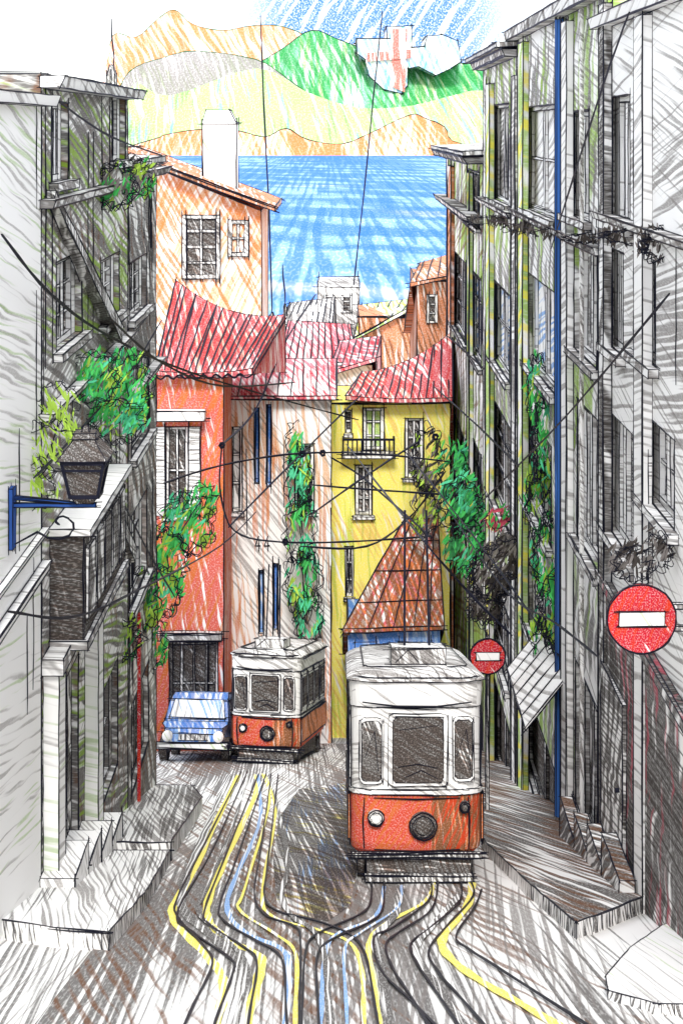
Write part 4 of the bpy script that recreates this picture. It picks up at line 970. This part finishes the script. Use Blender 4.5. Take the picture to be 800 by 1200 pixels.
# ------------------------------------------------------------------ foliage
LEAF = {k: flat('leaf_'+k, c, .8) for k, c in (('green', (.08, .56, .13)), ('lime', (.42, .64, .09)), ('teal', (.10, .60, .32)), ('dark', (.05, .26, .09)), ('grey', (.07, .06, .055)), ('soot', (.22, .20, .19)), ('pale', (.42, .62, .12)), ('pink', C['pink']))}
def ivy(name, label, cat, blobs, Y, cols, n, ang=25, group=None, stem=None, scrib=5, lw=3.0, ll=16, wallx=None, dep=.35):
    """leaf strokes spread through blobs (px, py, rx, ry) at depth Y, with stems and looping tendrils"""
    rr = random.Random(len(label)*7+n)
    bl = [(at(b[0], b[1], b[4] if len(b) > 4 else Y), b[2], b[3], (b[4] if len(b) > 4 else Y)) for b in blobs]
    low = min(bl, key=lambda q: q[0].z)[0]
    root = thing(name, label, cat, low, group=group)
    m = M(Y, uv='xz'); tot = sum(b[1]*b[2] for b in bl)
    for c, rx, ry, YY in bl:
        px = YY/F; k = int(n*rx*ry/tot)
        clump = [(rr.uniform(-.8, .8), rr.uniform(-.8, .8), rr.randrange(len(cols))) for _ in range(max(3, k//30))]
        for _ in range(k):
            if rr.random() < .75:
                q = rr.choice(clump); u = q[0]+rr.gauss(0, .2); v = q[1]+rr.gauss(0, .2); ci = q[2] if rr.random() < .75 else rr.randrange(len(cols))
            else: u, v = rr.uniform(-1, 1), rr.uniform(-1, 1); ci = rr.randrange(len(cols))
            if u*u+v*v > 1.1: continue
            d = rr.uniform(-1, 1)*dep*math.sqrt(max(.1, 1.1-u*u-v*v))
            p = c+Vector((u*rx*px, d, v*ry*px))
            a = R(90-ang)+rr.gauss(0, .35); L = ll*px*rr.uniform(.5, 1.2)/2; w = lw*px*rr.uniform(.6, 1.2)/2; yd = rr.uniform(-.4, .4)
            dx = Vector((math.cos(a), yd, math.sin(a)))*L; wx_ = Vector((-math.sin(a), rr.uniform(-.4, .4), math.cos(a)))*w
            m.loose([p-dx, p-dx*.3+wx_, p+dx*.5+wx_*.8, p+dx, p+dx*.4-wx_, p-dx*.4-wx_*.8], ci)
    mats = [LEAF[c] for c in cols]
    m.v.append(low); m.build('foliage', mats, root, auto=False)
    m = M(Y, ink=.8)
    for c, rx, ry, YY in bl:
        px = YY/F
        for s_ in range(max(1, int(scrib*rx*ry/tot*len(bl)+.5))):
            a0 = rr.uniform(0, 6.28); k = rr.uniform(.75, 1.05); pts = []
            for i in range(rr.randint(16, 34)):
                a = a0+i*.16; b = k*(1+.16*math.sin(i*1.35))
                pts.append(c+Vector((rx*px*b*math.cos(a)+2*px*math.sin(i*1.9), rr.uniform(-.3, .1)*dep-dep*.6, ry*px*b*math.sin(a)+2*px*math.cos(i*1.6))))
            m.ink(smooth(pts, 2), r=m.r*.75, wob=.4*px)
    for (c1, *_), (c2, *_) in zip(bl, bl[1:]): m.ink(smooth([c1, c1.lerp(c2, .5)+Vector((rr.uniform(-.1, .1), 0, 0)), c2], 4))
    if len(bl) == 1: m.ink([bl[0][0]-Vector((0, 0, bl[0][2]*Y/F)), bl[0][0]])
    m.v.append(low); m.build('stem', [INK], root, auto=False)
    return root
ivy('hanging_ivy', 'bright green ivy spilling over the wall above the lantern', 'ivy', [(112, 440, 32, 32, 24), (148, 450, 32, 40, 26), (140, 490, 34, 26, 25)], 25, ['green', 'teal', 'green', 'lime'], 700, scrib=5)
ivy('hanging_ivy', 'pale lime ivy around and left of the lantern', 'ivy', [(60, 520, 34, 30, 20.6), (45, 560, 26, 34, 20.6), (72, 470, 24, 26, 21)], 20.8, ['lime', 'lime', 'pale'], 170, ang=-25, scrib=3, ll=24)
ivy('hanging_bush', 'green bush hanging high on the left wall beside the ochre house', 'bush', [(138, 218, 26, 28, 26.4), (160, 208, 22, 24, 29)], 28, ['green', 'lime', 'soot'], 260, scrib=6)
ivy('climbing_vine', 'green vine at the near edge of the orange house', 'vine', [(222, 610, 32, 34, 40), (236, 585, 20, 20, 40), (196, 650, 26, 34, 38), (190, 690, 24, 30, 37)], 39, ['green', 'teal', 'green', 'lime'], 600, scrib=6)
ivy('climbing_vine', 'light green vine hanging over the dark left house door', 'vine', [(165, 700, 26, 40, 32), (178, 750, 20, 34, 33.5), (140, 745, 30, 26, 29)], 32, ['lime', 'green', 'lime', 'dark'], 420, scrib=5)
ivy('climbing_vine', 'tall narrow green vine on the cream house centre', 'vine', [(350, 560, 16, 40), (352, 620, 18, 40), (355, 680, 20, 40), (362, 720, 16, 30), (345, 520, 10, 26)], 49.8, ['teal', 'green', 'lime', 'teal'], 520, ang=8, scrib=4)
ivy('hanging_ivy', 'dark green ivy on the farthest right townhouse corner', 'ivy', [(540, 590, 26, 34, 44), (545, 640, 24, 32, 44), (530, 545, 18, 30, 48)], 45, ['green', 'dark', 'teal', 'green'], 520, scrib=4)
ivy('hanging_ivy', 'charcoal grey ivy mass above the small sign', 'ivy', [(575, 670, 28, 34, 37), (568, 705, 22, 24, 37), (592, 650, 22, 26, 35)], 36, ['grey', 'soot', 'grey'], 520, scrib=5)
ivy('climbing_vine', 'long green vine running down beside the blue downpipe', 'vine', [(640, 520, 18, 60, 30.5), (634, 590, 20, 50, 31), (645, 650, 24, 50, 30), (652, 710, 24, 46, 29), (640, 750, 20, 30, 30), (628, 455, 12, 40, 32)], 30.5, ['lime', 'green', 'teal', 'lime', 'green'], 900, ang=6, scrib=8)
ivy('hanging_ivy', 'dark hanging ivy fringe along the upper right cornice', 'ivy', [(575, 258, 30, 5, 38), (612, 266, 30, 5, 33), (645, 272, 30, 6, 29), (690, 278, 34, 6, 25), (740, 276, 40, 8, 21.5), (775, 285, 30, 20, 19.8)], 26, ['grey', 'soot', 'grey'], 420, ang=0, scrib=4)
ivy('hanging_ivy', 'dark scribbled ivy just above the large no entry sign', 'ivy', [(738, 655, 24, 22, 20), (765, 640, 18, 22, 19)], 20, ['grey', 'soot'], 180, scrib=4)
ivy('flower_pot_plant', 'pink flowers on the right wall above grey ivy', 'flowers', [(580, 606, 16, 12, 38)], 38, ['pink', 'pink', 'green'], 80, scrib=1)
ivy('hanging_ivy', 'small dark ivy clump high on the far right wall', 'ivy', [(500, 540, 18, 40, 50.5), (498, 600, 16, 30, 50.5)], 50.5, ['soot', 'grey', 'lime'], 200, scrib=5)

# ------------------------------------------------------------------ camera, light, sky
cam = bpy.data.cameras.new('camera'); co = bpy.data.objects.new('camera', cam); COL.objects.link(co)
co.location = (0, 0, 0); co.rotation_euler = (R(90), 0, 0)
cam.sensor_fit = 'VERTICAL'; cam.sensor_height = 24; cam.sensor_width = 24; cam.lens = 24*F/1200
cam.shift_y = -(600-HZ)/1200
cam.clip_start = .1; cam.clip_end = 9000
scene.camera = co
sun = bpy.data.lights.new('sun', 'SUN'); so = bpy.data.objects.new('sun', sun); COL.objects.link(so)
el, az = R(44), R(179)
sun.energy = 1.5; sun.angle = R(14); sun.color = (1, .97, .93)
d = Vector((math.sin(az)*math.cos(el), math.cos(az)*math.cos(el), math.sin(el)))
so.rotation_euler = d.to_track_quat('Z', 'Y').to_euler()
w = bpy.data.worlds.new('World'); scene.world = w; w.use_nodes = True
nt = w.node_tree; bg = nt.nodes['Background']; bg.inputs[1].default_value = .11
sky = nt.nodes.new('ShaderNodeTexSky'); sky.sky_type = 'NISHITA'; sky.sun_disc = False; sky.sun_elevation = el; sky.sun_rotation = az
# overcast: white cloud over most of the sky, one streaky blue opening above the far hills
tc = nt.nodes.new('ShaderNodeTexCoord')
mx = nt.nodes.new('ShaderNodeMix'); mx.data_type = 'RGBA'; mx.inputs[0].default_value = .72
nt.links.new(sky.outputs[0], mx.inputs[6]); mx.inputs[7].default_value = (8.4, 8.4, 8.5, 1)
def wnoise(sc, scale, det):
    v = nt.nodes.new('ShaderNodeVectorMath'); v.operation = 'MULTIPLY'; v.inputs[1].default_value = sc
    r = nt.nodes.new('ShaderNodeVectorRotate'); r.rotation_type = 'Y_AXIS'; r.inputs['Angle'].default_value = R(-32)
    nt.links.new(tc.outputs['Generated'], r.inputs['Vector']); nt.links.new(r.outputs[0], v.inputs[0])
    n = nt.nodes.new('ShaderNodeTexNoise'); n.inputs['Scale'].default_value = scale; n.inputs['Detail'].default_value = det
    nt.links.new(v.outputs[0], n.inputs['Vector']); return n
n1 = wnoise((240, 1, 26), 1, 1); n2 = wnoise((900, 1, 900), 1, 2)
dot = nt.nodes.new('ShaderNodeVectorMath'); dot.operation = 'DISTANCE'
dv = Vector((40, F, 122)).normalized(); dot.inputs[1].default_value = dv
nt.links.new(tc.outputs['Generated'], dot.inputs[0])
def mrange(src, a, b, c, e):
    q = nt.nodes.new('ShaderNodeMapRange'); q.interpolation_type = 'SMOOTHSTEP'
    for i, val in enumerate((a, b, c, e)): q.inputs[i+1].default_value = val
    nt.links.new(src, q.inputs[0]); return q.outputs[0]
def mul(a, b):
    q = nt.nodes.new('ShaderNodeMath'); q.operation = 'MULTIPLY'; nt.links.new(a, q.inputs[0]); nt.links.new(b, q.inputs[1]); return q.outputs[0]
mask = mul(mul(mrange(dot.outputs['Value'], .05, .12, 1, 0), mrange(n1.outputs[0], .36, .48, 0, .95)), mrange(n2.outputs[0], .36, .55, .4, 1))
m2 = nt.nodes.new('ShaderNodeMix'); m2.data_type = 'RGBA'
nt.links.new(mask, m2.inputs[0]); nt.links.new(mx.outputs[2], m2.inputs[6]); m2.inputs[7].default_value = (.35, 1.6, 4.6, 1)
nt.links.new(m2.outputs[2], bg.inputs[0])
vs = scene.view_settings
vs.view_transform = 'Standard'; vs.look = 'None'; vs.gamma = 1; vs.use_curve_mapping = False; vs.exposure = 1.2
scene.cycles.max_bounces = 10; scene.cycles.diffuse_bounces = 8
